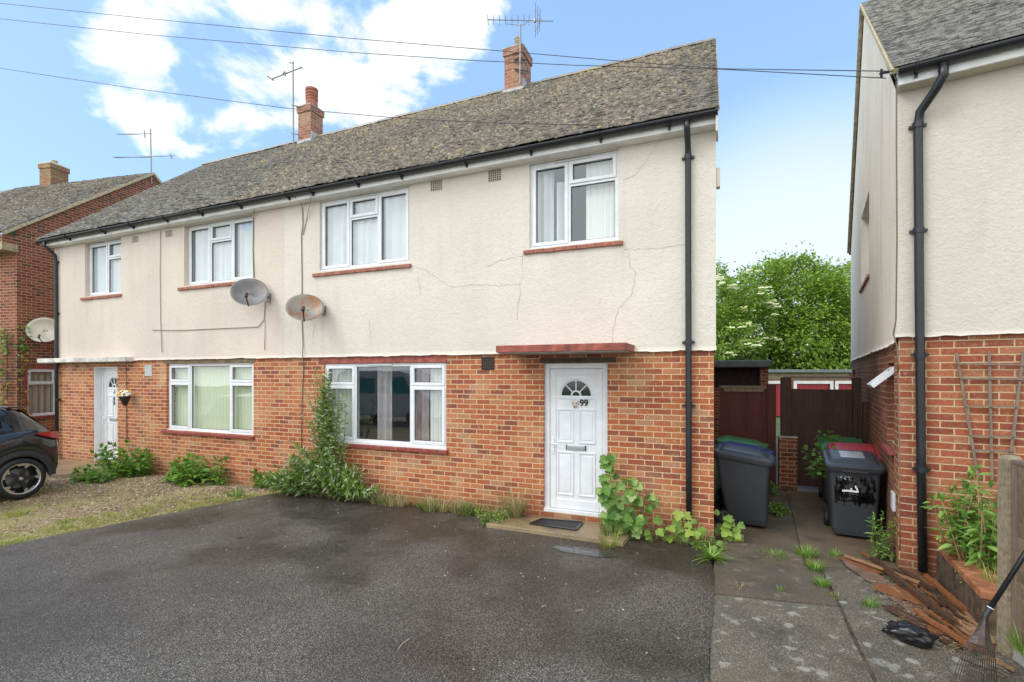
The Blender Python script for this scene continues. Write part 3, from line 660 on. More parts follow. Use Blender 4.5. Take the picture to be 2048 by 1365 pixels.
# lintels, canopies, vents
m = MB(); m.box(-6.42, -3.85, -.012, .03, 2.135, 2.262); m.build('lintel', MT['red_paint'], ht, bevel=.004)
m = MB(); m.box(GL[0] - .1, GL[1] + .05, -.006, .05, 2.172, 2.262); m.build('lintel', MT['lintel_brown'], ht, bevel=.004)
m = MB(); m.box(-2.30, -1.22, -.006, .06, 2.105, 2.175); m.build('lintel', sm('dark_brown_lintel', (.085, .06, .042), .85, var=.5, scale=6), ht)  # dark brown strip between the door head and the canopy
def canopy(x0, x1, y0, z0, z1, edge, under):
    m = MB(); m.box(x0, x1, y0, -.001, z0 + .012, z1); co = m.build('door_canopy', edge, ht, bevel=.006)
    m = MB(); m.box(x0 + .02, x1 - .02, y0 + .02, -.002, z0, z0 + .0115); m.build('canopy_underside', under, co)
canopy(-2.70, -.968, -.645, 2.225, 2.33, MT['red_paint'], MT['concrete_trim'])
canopy(-15.03, -11.62, -.20, 2.215, 2.325, MT['white_conc'], MT['concrete_trim'])
airbrick(ht, F(874.5, 372)[0], 4.89, .21, .15, MT['cream_vent'], -.022); airbrick(ht, F(991, 351)[0], 4.89, .21, .16, MT['cream_vent'], -.022)
airbrick(ht, F(976, 728)[0], 2.11, .215, .19, MT['brown_vent'], -.001, False)
airbrick(ht, F(273, 470)[0], 4.86, .20, .13, MT['pinkish'], -.020); airbrick(ht, F(340, 462)[0], 4.86, .20, .13, MT['pinkish'], -.020)
m = MB(); vx, vz = F(297, 742); m.box(vx - .12, vx + .12, -.008, .02, vz - .12, vz + .12); m.build('vent_patch', MT['lead'], ht, bevel=.006)
for pts in ([(1318, 283), (1305, 300), (1298, 312), (1283, 335), (1270, 352), (1246, 360)], [(1047, 508), (1044, 530), (1046, 555), (1039, 568), (1041, 585), (1036, 610), (1034, 640)],
            [(1249, 498), (1290, 500), (1340, 494), (1372, 490)], [(1256, 506), (1262, 535), (1271, 545), (1263, 590), (1236, 618), (1226, 660), (1224, 692)],
            [(830, 534), (850, 541), (872, 555), (900, 575), (940, 570), (1000, 572), (1042, 568)], [(975, 533), (1005, 520), (1047, 512)], [(836, 552), (842, 590)], [(738, 640), (742, 690)], [(622, 640), (628, 655), (625, 690)]):
    crack(ht, [F(*p, -.0225) for p in pts], .0047)
# chimneys
chimney(ht, -4.467, -4.04, 3.6, 4.15, 8.0, 9.30, MT['brick_chim'], [(-4.25, 3.86, .30, .085, MT['pale_clay'])])
m = MB(); m.box(-4.50, -4.005, 3.575, 3.602, 8.16, 8.36); m.box(-4.035, -4.01, 3.61, 4.0, 8.3, 8.56); m.build('flashing', MT['lead'], ht)
chimney(ht, -10.68, -10.235, 3.6, 4.05, 8.0, 9.30, MT['brick_chim'], [(-10.42, 3.83, .50, .17, MT['clay'])])
m = MB(); m.box(-10.70, -10.2, 3.575, 3.602, 8.16, 8.36); m.box(-10.232, -10.21, 3.61, 3.95, 8.3, 8.56); m.build('flashing', MT['lead'], ht)

# ================================================================== neighbour house on the right
nt = thing('neighbour_house', 'grey cream rendered house with brown tiled roof and black corner downpipe, close on the right', 'house', NB.o, NB.a)
ND, NW = 8.45, 9.0
m = MB(); m.quad((-.02, -.02, 2.38), (NW, -.02, 2.38), (NW, -.02, 5.0), (-.02, -.02, 5.0)); bellcast(m, -.05, NW, -.02, 2.381, 2.34, .03, 8.0); m.build('rendered_wall', MT['nb_stucco'], nt)
# side wall faces -x: build with a rotated matrix (its local x runs towards the front)
TS = Matrix(((0, 1, 0, 0), (-1, 0, 0, ND), (0, 0, 1, 0), (0, 0, 0, 1)))   # (u,v,z): u from rear to front, v depth into house -> x=v, y=ND-u
def su(y): return ND - y
sw = (su(4.98), su(3.25), 3.60, 4.95); s2 = (su(1.02), su(.36), 1.10, 2.08); s3 = (su(8.1), su(7.2), .95, 2.05)
m = MB(TS); wall_front(m, 0, ND + .02, 2.34, 5.0, [(*sw,)], -.02, .2); bellcast(m, 0, ND + .02, -.02, 2.341, 2.27, .03, 12.0)
m.add([(0, -.02, 5.0), (ND, -.02, 5.0), (ND / 2, -.02, 8.5)], [(0, 1, 2)]); m.build('rendered_wall', MT['nb_stucco_side_lit'], nt)
m = MB(); m.quad((0, 0, GZ - .2), (NW, 0, GZ - .2), (NW, 0, 2.40), (0, 0, 2.40)); m.quad((0, 0, GZ - .2), (0, 0, 2.36), (0, .34, 2.36), (0, .34, GZ - .2)); m.build('brick_wall', MT['brick_nb'], nt)
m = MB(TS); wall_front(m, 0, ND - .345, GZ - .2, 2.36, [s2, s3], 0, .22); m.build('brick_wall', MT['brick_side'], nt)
m = MB(); m.quad((NW, 0, GZ), (NW, ND, GZ), (NW, ND, 5), (NW, 0, 5)); m.quad((NW, ND, GZ), (0, ND, GZ), (0, ND, 5), (NW, ND, 5)); m.quad((.01, .01, 2.5), (NW, .01, 2.5), (NW, ND, 2.5), (.01, ND, 2.5)); m.quad((1.5, .1, GZ), (1.5, ND, GZ), (1.5, ND, 5), (1.5, .1, 5)); m.build('interior_partition', MT['interior'], nt)
window(nt, *sw, .11, [(0, .5, 0, 1, True), (.5, 1, 0, 1, False)], [(0.02, .98, .02, .98, MT['net'], .1, 'net')], T=TS, sill=(sw[0] - .08, sw[1] + .08, 3.56))
window(nt, *s2, .09, [(0, 1, 0, .66, False)], [(0.02, .98, .02, .98, MT['net'], .12, 'net')], T=TS, sill=(s2[0] - .02, s2[1] + .02, 1.07), sill_mat=MT['red_sill'])
window(nt, *s3, .10, [(0, 1, 0, 1, False)], [], T=TS)
# top-hung vent sash standing open
a, b = s2[0] + .05, s2[1] - .05; hz = s2[3] - .06; an = rad(48); L = .33
oM = TS @ Matrix.Translation((0, .05, hz)) @ Matrix.Rotation(-an, 4, 'X')
m = MB(oM); m.box(a, a + .06, -.03, .02, -L, 0); m.box(b - .06, b, -.03, .02, -L, 0); m.box(a + .06, b - .06, -.03, .02, -L, -L + .06); m.box(a + .06, b - .06, -.03, .02, -.06, 0)
so = m.build('open_sash', MT['upvc'], nt, bevel=.005); m = MB(oM); m.quad((a + .06, 0, -L + .06), (b - .06, 0, -L + .06), (b - .06, 0, -.06), (a + .06, 0, -.06)); m.build('pane', MT['glass'], so)
NE, NR = Vector((0, -.28, 5.10)), Vector((0, ND / 2, 8.62)); sdn = NR - NE; SLn = sdn.length; sdn.normalize(); nrn = Vector((0, -sdn.z, sdn.y))
m = MB(); roof_tiles(m, (-.07, NE.y, NE.z), (1, 0, 0), 6.0, SLn, nrn, sdn, tw=.20, gauge=.108, jit=.45); m.add([(-.07, -.24, 5.08), (NW, -.24, 5.08), (NW, ND / 2, 8.6), (-.07, ND / 2, 8.6), (-.07, ND + .25, 5.08), (NW, ND + .25, 5.08)], [(0, 1, 2, 3), (3, 2, 5, 4)])
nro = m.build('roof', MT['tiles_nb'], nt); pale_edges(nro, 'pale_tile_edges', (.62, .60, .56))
m = MB(); m.bar((-.06, NE.y + .02, NE.z - .015), (-.06, NR.y, NR.z - .015), .06, .05); m.build('verge_pointing', MT['mortar'], nro); m = MB(); m.bar((-.06, NR.y, NR.z - .015), (-.06, ND + .25, 5.07), .06, .05); m.build('verge_pointing', MT['mortar'], nro)
m = MB(); m.box(-.02, NW, -.19, -.16, 4.96, 5.10); m.box(-.022, .02, -.16, .0, 4.96, 5.14); m.build('fascia', MT['white_paint'], nt, bevel=.004)
m = MB(); m.box(-.0, NW, -.16, -.021, 4.955, 4.975); m.build('soffit', MT['nb_stucco'], nt)
gutter(nt, -.03, NW, -.25, 5.092, [.12, 1.02, 1.9])
gutter(nt, -.05, NW, ND + .22, 5.06, [])
downpipe(nt, [(.33, -.25, 5.04), (.33, -.25, 4.93), (.28, -.2, 4.83), (.17, -.08, 4.68), (.155, -.065, 4.55), (.165, -.065, 3.0), (.18, -.065, 1.2), (.195, -.06, -.11)], [(.155, -.065, 4.55), (.162, -.065, 3.45), (.174, -.065, 2.15), (.186, -.06, .95)], .042)
m = MB(); m.box(-.03, -.001, .2, .38, .42, .62); m.build('meter_box', MT['upvc_grey'], nt, bevel=.006)

# ================================================================== brick house on the left
lt = thing('brick_house', 'dark red brick house with mossy tiled roof past the left end of the pair', 'house', LF.o, LF.a)
LD, LW = 7.6, 9.0
TL = Matrix(((0, -1, 0, 0), (1, 0, 0, 0), (0, 0, 1, 0), (0, 0, 0, 1)))     # (u,v,z) -> x=-v, y=u : wall facing +x
lw = (.24, .92, .86, 2.10)
m = MB(TL); wall_front(m, 0, LD, GZ - .2, 5.14, [lw], 0, .2); m.add([(0, 0, 5.14), (LD, 0, 5.14), (LD, 0, 5.75), (LD / 2, 0, 8.62), (0, 0, 5.75)], [(0, 1, 2, 3, 4)])
m.quad((0, 9, GZ - .2), (0, 0, GZ - .2), (0, 0, 5.14), (0, 9, 5.14)); m.quad((LD, 0, GZ - .2), (LD, 9, GZ - .2), (LD, 9, 5.14), (LD, 0, 5.14)); m.quad((LD, 9, GZ), (0, 9, GZ), (0, 9, 5.14), (LD, 9, 5.14))
m.build('brick_wall', MT['brick_dark'], lt)
m = MB(TL); m.quad((.02, 1.2, GZ), (LD, 1.2, GZ), (LD, 1.2, 5), (.02, 1.2, 5)); m.build('interior_partition', MT['interior'], lt)
window(lt, *lw, .03, [(0, 1, .68, 1, True), (0, 1, 0, .68, False)], [(0.02, .98, .02, .98, MT['beige_curtain'], .12, 'curtain')], T=TL, sill=(lw[0] - .05, lw[1] + .05, .82), sill_mat=MT['red_sill'], fw=.05)
m = MB(TL); m.box(lw[0] - .07, lw[0] - .003, -.01, .03, lw[2] - .01, lw[3] + .08); m.box(lw[1] + .003, lw[1] + .07, -.01, .03, lw[2] - .01, lw[3] + .08); m.box(lw[0] - .002, lw[1] + .002, -.01, .03, lw[3] + .004, lw[3] + .08); m.build('window_surround', MT['red_sill'], lt)
LE, LR = Vector((0, -.34, 5.56)), Vector((0, LD / 2, 8.68)); sdl = LR - LE; SLl = sdl.length; sdl.normalize(); nrl = Vector((0, -sdl.z, sdl.y))
m = MB(); roof_tiles(m, (-6.0, LE.y, LE.z), (1, 0, 0), 6.06, SLl, nrl, sdl); m.add([(.06, -.32, 5.54), (.06, LD / 2, 8.66), (-LW, LD / 2, 8.66), (-LW, -.32, 5.54), (.06, LD + .28, 5.54), (-LW, LD + .28, 5.54)], [(0, 1, 2, 3), (1, 4, 5, 2)])
lro = m.build('roof', MT['tiles_left'], lt); pale_edges(lro, 'painted_sheen_tile_edges', (.44, .40, .34))
m = MB(); m2 = MB(); moss(m, m2, (-6.0, LE.y, LE.z), (1, 0, 0), 6.0, SLl, nrl, sdl, 2600, lambda a, q: (.75 if a < 5.5 else .3, .1)); tag(m.build('roof_moss', MT['moss'], lro, uv=False), kind='stuff'); tag(m2.build('roof_lichen', MT['lichen'], lro, uv=False), kind='stuff')
m = MB(); m.bar((.045, LE.y + .03, LE.z - .02), (.045, LR.y, LR.z - .02), .07, .07); m.build('verge_pointing', MT['mortar'], lro); m = MB(); m.bar((.045, LR.y, LR.z - .02), (.045, LD + .25, 5.54), .07, .07); m.build('verge_pointing', MT['mortar'], lro)
m = MB(); m.box(-LW, .05, -.34, -.30, 5.12, 5.30); m.box(-LW, .05, -.30, -.001, 5.12, 5.145); m.box(.01, .05, -.30, .0, 5.145, 5.30); m.build('eaves_board', sm('ochre_board', (.42, .33, .18), .7, var=.4, scale=8), lt)
m = MB(); m.box(-LW, .004, -.31, .0, 5.301, 5.52); m.build('brick_corbel', MT['brick_dark'], lt)
cl = LF.front(79, 375, 3.55); cr = LF.front(101, 375, 3.55)
chimney(lt, cl.x, cr.x, 3.55, 4.12, 7.9, 9.32, MT['brick_lichen'], [((cl.x + cr.x) / 2, 3.85, .16, .09, MT['mortar'])])
m = MB(); m.box(cl.x - .05, cr.x + .05, 3.52, 3.553, 8.2, 8.4); m.box(cr.x + .002, cr.x + .03, 3.56, 3.9, 8.3, 8.56); m.build('flashing', MT['lead'], lt)

# ================================================================== ground
def poly_sheet(name, pts, z, mat, thick=0.0, sub=0):
    m = MB()
    if thick: m.prism(pts, z - thick, z)
    else: m.add([(x, y, z) for x, y in pts], [tuple(range(len(pts)))])
    return tag(m.build(name, mat), kind='structure')
poly_sheet('ground', [(-90, -70), (90, -70), (90, 130), (-90, 130)], GZ - .06, MT['turf'])
def wob(a, b, n, amp, seed):
    a, b = Vector(a), Vector(b); d = b - a; nn = Vector((-d.y, d.x)).normalized()
    return [tuple(a + d * i / n + nn * amp * noise.noise(Vector((i * .37 * d.length / n * 3, seed, 0)))) for i in range(n + 1)]
left_edge = wob((-8.0, -9.5), (-7.86, -3.5), 24, .05, 1) + wob((-7.84, -3.3), (-7.08, -.16), 20, .05, 2)
right_edge = wob((-.05, -.45), (.03, -1.2), 6, .03, 3) + wob((.03, -1.25), (.06, -9.5), 30, .025, 4)
poly_sheet('driveway', left_edge + [(-7.0, -.05), (-.9, -.05), (-.3, -.22)] + right_edge, GZ, MT['asphalt'], .03)
poly_sheet('road', [(-60, -16), (60, -16), (60, -9.5), (-60, -9.5)], GZ - .05, MT['asphalt'])
# gravelly yard with a gently uneven surface
m = MB(); nx, ny = 60, 60; x0, x1, y0, y1 = -14.5, -6.9, -9.5, .02
for j in range(ny + 1):
    for i in range(nx + 1):
        x = x0 + (x1 - x0) * i / nx; y = y0 + (y1 - y0) * j / ny
        m.v.append(Vector((x, y, GZ - .014 + .012 * noise.noise(Vector((x * 1.3, y * 1.3, 0))) + .006 * noise.noise(Vector((x * 5, y * 5, 2))))))
for j in range(ny):
    for i in range(nx): k = j * (nx + 1) + i; m.f.append((k, k + 1, k + nx + 2, k + nx + 1))
tag(m.build('gravel_yard', MT['gravel'], smooth=True), kind='structure')
poly_sheet('side_passage', [(-17, -1.0), (-14.5, -1.0), (-14.5, 9), (-17, 9)], GZ - .02, MT['gravel'])
Z1 = GZ - .012
def slab(name, pts, mat, dz=0.0, seed=0):
    n = len(pts); out = []
    for i in range(n):
        a, b = pts[i], pts[(i + 1) % n]; L = (Vector(a) - Vector(b)).length; out += wob(a, b, max(2, int(L / .12)), .018, seed + i)[:-1]
    poly_sheet(name, out, Z1 + dz, mat, .05)
slab('concrete_drive', [(-.0, -9.5), (1.10, -9.5), (1.06, -2.4), (1.07, -1.45), (.03, -1.62)], MT['conc_drive'], 0, 10)
slab('concrete_drive', [(.0, -1.60), (1.075, -1.43), (1.05, -.66), (.92, -.43), (.02, -.50)], MT['conc_rough'], .003, 20)
slab('concrete_drive', [(1.125, -9.5), (3.6, -9.5), (3.6, -1.6), (2.3, -1.6), (2.0, -.47), (1.08, -.43), (1.095, -1.45), (1.085, -2.4)], MT['conc_drive'], .002, 30)
slab('path', [(.95, -.41), (2.0, -.45), (1.9, .1), (2.5, 3.6), (1.15, 3.6), (1.02, 1.0)], MT['conc_path'], .004, 40)
slab('path', [(-.02, -.48), (.93, -.41), (.99, 1.0), (1.12, 3.6), (.0, 3.6)], MT['conc_rough'], 0, 50)
slab('path', [(.0, 3.63), (2.55, 3.63), (3.0, 11), (-4, 11), (-4, 8.2), (.0, 8.2)], MT['conc_rough'], -.002, 60)
poly_sheet('soil_strip', wob((.9, -9.5), (1.0, -.3), 40, .02, 71) + wob((1.16, -.3), (1.15, -9.5), 40, .02, 72), Z1 - .016, MT['joint'])
poly_sheet('soil_strip', [(-.05, -1.68), (1.1, -1.5), (1.1, -1.36), (-.05, -1.5)], Z1 - .0165, MT['joint'])
poly_sheet('soil_strip', [(-.05, -.56), (2.1, -.52), (2.1, -.36), (-.05, -.4)], Z1 - .0158, MT['joint'])
poly_sheet('soil_strip', [(.88, -.36), (1.06, -.36), (1.22, 3.6), (1.05, 3.6)], Z1 - .0162, MT['joint'])
poly_sheet('soil_bed', [(2.2, -1.5), (4.2, -1.9), (4.2, -.55), (2.22, -.25)], GZ + .12, MT['soil'])
# scattered aggregate and litter, too many to count
def scatter(name, mat, n, fn, r0, r1, lab=None):
    m = MB()
    for _ in range(n):
        x, y, z = fn(); r = U(r0, r1); a = U(0, 6.28); q = [(x + r * U(.6, 1.3) * math.cos(a + k * 1.256), y + r * U(.6, 1.3) * math.sin(a + k * 1.256), z) for k in range(5)]; t = [(x + (p[0] - x) * .5, y + (p[1] - y) * .5, z + r * U(.35, .7)) for p in q]
        m.add(q + t, [(i, (i + 1) % 5, 5 + (i + 1) % 5, 5 + i) for i in range(5)] + [(5, 6, 7, 8, 9)])
    return tag(m.build(name, mat, uv=False), lab, 'gravel' if lab else None, kind='stuff')
def isl(name, stops, rough=.7): t = NT(name); t.set(Base_Color=t.ramp(t.island(), stops), Roughness=rough); return t.m
scatter('loose_gravel', isl('gravel_stones', [(0, (.14, .09, .055)), (.45, (.27, .18, .105)), (.8, (.40, .30, .19)), (1, (.54, .46, .36))]), 6500, lambda: (U(-12.2, -7.4), -.1 - abs(RND.gauss(0, 1)) * 1.3, GZ - .012), .008, .024, 'loose brown stones strewn over the weedy yard beside the driveway')
def onasph():
    while True:
        x, y = U(-7.4, -.1), U(-3.9, -.3)
        if x > -7.9 + (y + 3.6) * .22: return x, y, GZ
scatter('pale_grit', isl('pale_grit', [(0, (.25, .22, .18)), (.6, (.45, .42, .37)), (1, (.62, .58, .52))]), 150, onasph, .003, .010, 'pale bits of grit scattered over the wet black driveway')
# puddle by the doorstep
m = MB(); cx, cy = -1.42, -1.02; pts = []
for k in range(40):
    a = 2 * math.pi * k / 40; q = 1 + .3 * noise.noise(Vector((math.cos(a) * 1.5, math.sin(a) * 1.5, 4))); pts.append((cx + .36 * q * math.cos(a), cy + .12 * q * math.sin(a) - .02 * math.cos(a)))
m.add([(x, y, GZ + .004) for x, y in pts], [tuple(range(40))]); tag(m.build('puddle', MT['water'], uv=False), 'shallow rainwater puddle on the driveway in front of the doorstep', 'puddle', kind='stuff')
m = MB(); cx, cy = G(600, 1030); m.add([(cx + .42 * (1 + .5 * noise.noise(Vector((math.cos(k * .1571) * 1.7, math.sin(k * .1571) * 1.7, 9)))) * math.cos(k * .1571), cy + .17 * (1 + .5 * noise.noise(Vector((math.cos(k * .1571) * 2, math.sin(k * .1571) * 2, 6)))) * math.sin(k * .1571), GZ + .0035) for k in range(40)], [tuple(range(40))]); tag(m.build('puddle', MT['damp'], uv=False), 'thin damp puddle on the driveway near the silvery shrub', 'puddle', kind='stuff')
def twig(pts, r, lab):
    m = MB(); m.tube(pts, r, 5); tag(m.build('twig', MT['cable_buff'], uv=False), lab, 'twig', group='twigs fallen on the driveway')
def gp(px, py, dz=.004): x, y = G(px, py); return (x, y, GZ + dz)
twig([gp(797, 1299), gp(806, 1288), gp(819, 1279)], .004, 'curved pale twig lying alone on the open driveway')
twig([gp(1083, 1215), gp(1092, 1212)], .004, 'very short straight twig on the driveway below the front door')
twig([gp(1151, 1225), gp(1156, 1221), gp(1166, 1222)], .003, 'hooked little twig on the driveway below the door mat')
m = MB(); x, y = G(480, 1076); m.blob((x, y, GZ + .008), .05, .025, .014, 8, 5, .2); tag(m.build('clod', MT['soil'], uv=False, smooth=True), 'small black clod lying on the driveway near the yard edge', 'clod')

# doorsteps and mat
m = MB(); ds = [(-2.86, -.62), (-1.0, -.66), (-.95, -.001), (-2.5, -.001)]; m.prism(ds, GZ - .03, GZ + .055); tag(m.build('doorstep', MT['conc_step'], bevel=.01), 'wet buff concrete doorstep under the door marked 99', 'doorstep')
m = MB(); m.prism([(-14.2, -1.25), (-12.35, -1.1), (-11.2, -.72), (-11.55, -.002), (-14.2, -.002)], GZ - .03, GZ + .075); tag(m.build('doorstep', MT['conc_step'], bevel=.012), 'low concrete doorstep behind the car at the left front door', 'doorstep')
t = thing('doormat', 'black ribbed rubber mat lying on the wet doorstep', 'doormat', (-1.95, -.31, GZ + .057), 0)
m = MB(); m.prism([(-.34, -.13), (.31, -.16), (.30, .20), (-.26, .14)], 0, .012); m.build('mat_pad', sm('mat_rubber', (.012, .012, .013), .6, bump=.6), t)
m = MB(); q = [(-.34, -.13), (.31, -.16), (.30, .20), (-.26, .14)]
for i in range(4): m.bar((*q[i], .013), (*q[(i + 1) % 4], .013), .03, .012)
m.build('mat_border', MT['black_plastic'], t)

# ================================================================== bins
MT['bin_grey'] = sm('charcoal_bin_plastic', (.035, .040, .048), .34, var=.12, scale=3)
MT['bin_blue'] = sm('blue_bin_plastic', (.018, .04, .19), .35, var=.15); MT['bin_green'] = sm('green_bin_plastic', (.045, .19, .06), .33, var=.2, scale=4); MT['bin_red'] = sm('red_bin_plastic', (.42, .035, .04), .35, var=.15)
MT['rubber'] = sm('black_rubber', (.012, .012, .013), .6)
def rrect(w, d, z, r=.06, cy=0.0, n=4):
    out = []
    for sx, sy, a0 in ((1, 1, 0), (-1, 1, 90), (-1, -1, 180), (1, -1, 270)):
        for k in range(n + 1):
            a = rad(a0 + 90 * k / n); out.append((sx * (w / 2 - r) + r * math.cos(a), cy + sy * (d / 2 - r) + r * math.sin(a), z))
    return out
def wheelie(x, y, rz, body, lid, label, H=1.0, tilt=3, group='wheelie bins', grime=False):
    t = thing('wheelie_bin', label, 'bin', (x, y, GZ), rz, group)
    sh = lambda g: [(a_, b_, c_ + b_ * .13) for a_, b_, c_ in g]
    m = MB(); m.loft([rrect(.44, .46, .03, .05, -.06), rrect(.47, .50, .10, .05, -.05), rrect(.53, .62, .62, .05, -.01), sh(rrect(.555, .68, H - .13, .05))]); m.loft([sh(rrect(.585, .71, H - .15, .05)), sh(rrect(.60, .725, H - .13, .055)), sh(rrect(.60, .725, H - .085, .055))])
    for s in (-1, 1): m.box(s * .266 - .012, s * .266 + .012, -.08, -.04, H - .30, H - .16); m.box(s * .262 - .012, s * .262 + .012, .06, .09, H - .30, H - .16)
    bo = m.build('bin_body', body, t, bevel=.006)
    LT = Matrix.Translation((0, 0, H - .08)) @ Matrix.Rotation(rad(7.4), 4, 'X') @ Matrix.Translation((0, 0, -(H - .08))); m = MB(LT)
    z = H - .08
    m.loft([rrect(.625, .76, z - .035, .06, -.015), rrect(.63, .77, z + .012, .06, -.015), rrect(.60, .73, z + .026, .06, -.01), rrect(.54, .62, z + .030, .05, .0), rrect(.46, .50, z + .062, .06, .02), rrect(.30, .36, z + .070, .06, .02)])
    m.box(-.14, .14, -.415, -.37, z - .05, z - .03)
    lo = m.build('lid', lid, t, bevel=.004)
    m = MB(); m.tube([(-.25, .40, H - .05), (.25, .40, H - .05)], .017, 8)
    for q in (-.24, -.08, .08, .24): m.box(q - .02, q + .02, .34, .415, H - .08, H - .03)
    m.build('handle', body, t)
    for s in (-1, 1):
        m = MB(Matrix.Translation((s * .265, .24, .10)) @ Matrix.Rotation(rad(90), 4, 'Y')); m.lathe([(.03, -.028), (.085, -.028), (.10, -.018), (.10, .018), (.085, .028), (.03, .028)], 22)
        wo = m.build('wheel', MT['rubber'], t); m = MB(Matrix.Translation((s * .265, .24, .10)) @ Matrix.Rotation(rad(90), 4, 'Y')); m.lathe([(.0, -.032), (.05, -.032), (.05, .032), (0, .032)], 16); m.build('wheel_hub', body, wo)
    m = MB(); m.tube([(-.25, .24, .10), (.25, .24, .10)], .012, 6); m.build('axle', MT['dark_metal'], t)
    return t
b1 = wheelie(.37, 1.02, rad(84), MT['bin_grey'], MT['bin_grey'], 'charcoal wheelie bin turned sideways against the end wall of the pair, front of its group', 1.03)
b2 = wheelie(.40, 1.80, rad(80), MT['bin_grey'], MT['bin_blue'], 'blue lidded wheelie bin behind the charcoal bin by the end wall of the pair', .99)
b3 = wheelie(.38, 2.55, rad(82), MT['bin_grey'], MT['bin_green'], 'green lidded wheelie bin at the back of the row by the dark red fence', 1.0)
b4 = wheelie(1.655, 1.08, rad(-5), MT['bin_grey'], MT['bin_grey'], 'black wheelie bin with tarry drips and a white painted mark on its front', 1.03)
b5 = wheelie(1.85, 1.95, rad(-7), MT['bin_blue'], MT['bin_red'], 'blue wheelie bin with red lid, in the middle of the row by the neighbour wall', 1.03)
b6 = wheelie(1.84, 2.85, rad(-8), MT['bin_grey'], MT['bin_green'], 'green lidded wheelie bin under the ivy in front of the dark brown gate', 1.02)
# drips and mark on b4's front (the front face leans, follow it)
def bfront(x, z):
    y = -.31 - .05 + .0 ; d0, d1 = (.10, -.30), (.62, -.32)
    yy = (-.05 - .25) + ((-.01 - .31) - (-.05 - .25)) * (z - .10) / .52 if z < .62 else (-.32) + (-.34 + .32) * (z - .62) / .25
    return Vector((x, yy - .003, z))
m = MB()
for _ in range(46):
    x = U(-.22, .22); zt = U(.52, .80); n = 7; w = U(.008, .03); pr = None; L = U(.05, .16); x = max(-.2, min(.2, x))
    for i in range(n + 1):
        f = i / n; ww = w * (math.sin(math.pi * min(1, f * 1.02 + .02)) ** .5) * U(.6, 1.25); xx = x + U(-.006, .006); a = bfront(xx - ww, zt - L * f); b = bfront(xx + ww, zt - L * f); col = (a, b)
        if pr: m.quad(pr[0], pr[1], col[1], col[0])
        pr = col
for _ in range(16):
    z = U(.47, .56); x = U(-.19, .1); L = U(.06, .16); pr = None
    for i in range(8):
        f = i / 7; w = .016 * math.sin(math.pi * min(1, f + .03)) * U(.6, 1.3); a = bfront(x + L * f, z + U(-.008, .008) + w); b = bfront(x + L * f, z - w)
        if pr: m.quad(pr[0], pr[1], b, a)
        pr = (a, b)
m.build('tar_drips', NT('glossy_tar').set(Base_Color=(.004, .004, .004), Roughness=.12).m, b4, uv=False)
def stroke(m, pts, w):
    pr = None
    for i, (x, z) in enumerate(pts):
        a, b = pts[max(0, i - 1)], pts[min(len(pts) - 1, i + 1)]; d = Vector((b[0] - a[0], b[1] - a[1])).normalized(); nx, nz = -d.y * w / 2, d.x * w / 2
        col = (bfront(x + nx, z + nz) - Vector((0, .002, 0)), bfront(x - nx, z - nz) - Vector((0, .002, 0)))
        if pr: m.quad(pr[0], pr[1], col[1], col[0])
        pr = col
m = MB(); stroke(m, [(-.13, .597), (-.08, .603), (-.03, .602), (.03, .598)], .024); stroke(m, [(-.032, .61), (-.036, .64)], .018); stroke(m, [(.035, .59), (.028, .63), (.013, .655), (.010, .675)], .018)
m.build('white_mark', sm('white_marker_paint', (.8, .8, .78), .5), b4, uv=False)
m = MB(); rr = Vector((0, 0, 0))
for k in range(26): x = -.17 + .13 * RND.random(); z = .735 + .05 * RND.random(); stroke(m, [(x, z), (x + U(-.008, .008), z + U(.004, .014))], .006)
m.build('sticker_residue', sm('sticker_residue', (.5, .5, .5), .6), b4, uv=False)
m = MB(Matrix.Translation((0, 0, .95)) @ Matrix.Rotation(rad(7.4), 4, 'X') @ Matrix.Translation((0, 0, -.95))); m.box(-.13, .13, -.145, .17, 1.0205, 1.023); m.build('lid_sheen_patch', sm('painted_lid_sheen', (.30, .31, .32), .15, var=.3, scale=10), b4)  # pale patch painting the sheen of the wet lid

# ================================================================== fence, gate, shed, pier, garages
def planks(x0, x1, y, z0, z1, w, par, mat, name='boards', T=None, th=.018):
    m = MB(T); x = x0
    while x < x1 - .01:
        e = min(x1, x + w); j = U(-.004, .004); m.box(x + .0004, e - .0004, y + j, y + th + j, z0 + U(0, .008), z1 + U(-.006, .006)); x = e
    return m.build(name, mat, par)
def wood_mat(name, a, b, rough=.7):
    t = NT(name); c = t.ramp(t.noise(7, 6, t.mapping(t.obj(), scale=(6, 6, .35))), [(.3, a), (.7, b)]); c = t.mix(.6, c, t.ramp(t.island(), [(0, .7), (1, 1.3)]), 'MULTIPLY'); t.set(Base_Color=c, Roughness=rough); t.bump(t.noise(20, 5, t.mapping(t.obj(), scale=(5, 5, .3))), .5, .005); return t.m
MT['red_wood'] = wood_mat('dark_red_stained_boards', (.075, .014, .012), (.12, .025, .02)); MT['brown_wood'] = wood_mat('dark_brown_boards', (.04, .019, .013), (.085, .04, .028)); MT['old_wood'] = wood_mat('bare_weathered_timber', (.15, .10, .06), (.26, .19, .12)); MT['silver_wood'] = wood_mat('weathered_grey_timber', (.14, .10, .075), (.24, .18, .13))
FY = 3.62
t = thing('red_fence', 'dark red vertical board fence panel closing the passage beside the pair', 'fence', (.5, FY, GZ))
zt = 1.74 - GZ
planks(-.47, .33, 0, .03, zt - .06, .10, t, MT['red_wood'])
m = MB(); m.box(.33, .48, -.03, .09, 0, zt + .03); m.build('post', MT['red_wood'], t, bevel=.01)
m = MB(); m.box(-.48, .33, -.02, .04, zt - .055, zt - .005); m.box(-.40, .28, -.03, .0, zt - .12, zt - .06); m.build('rail', MT['old_wood'], t, bevel=.004)
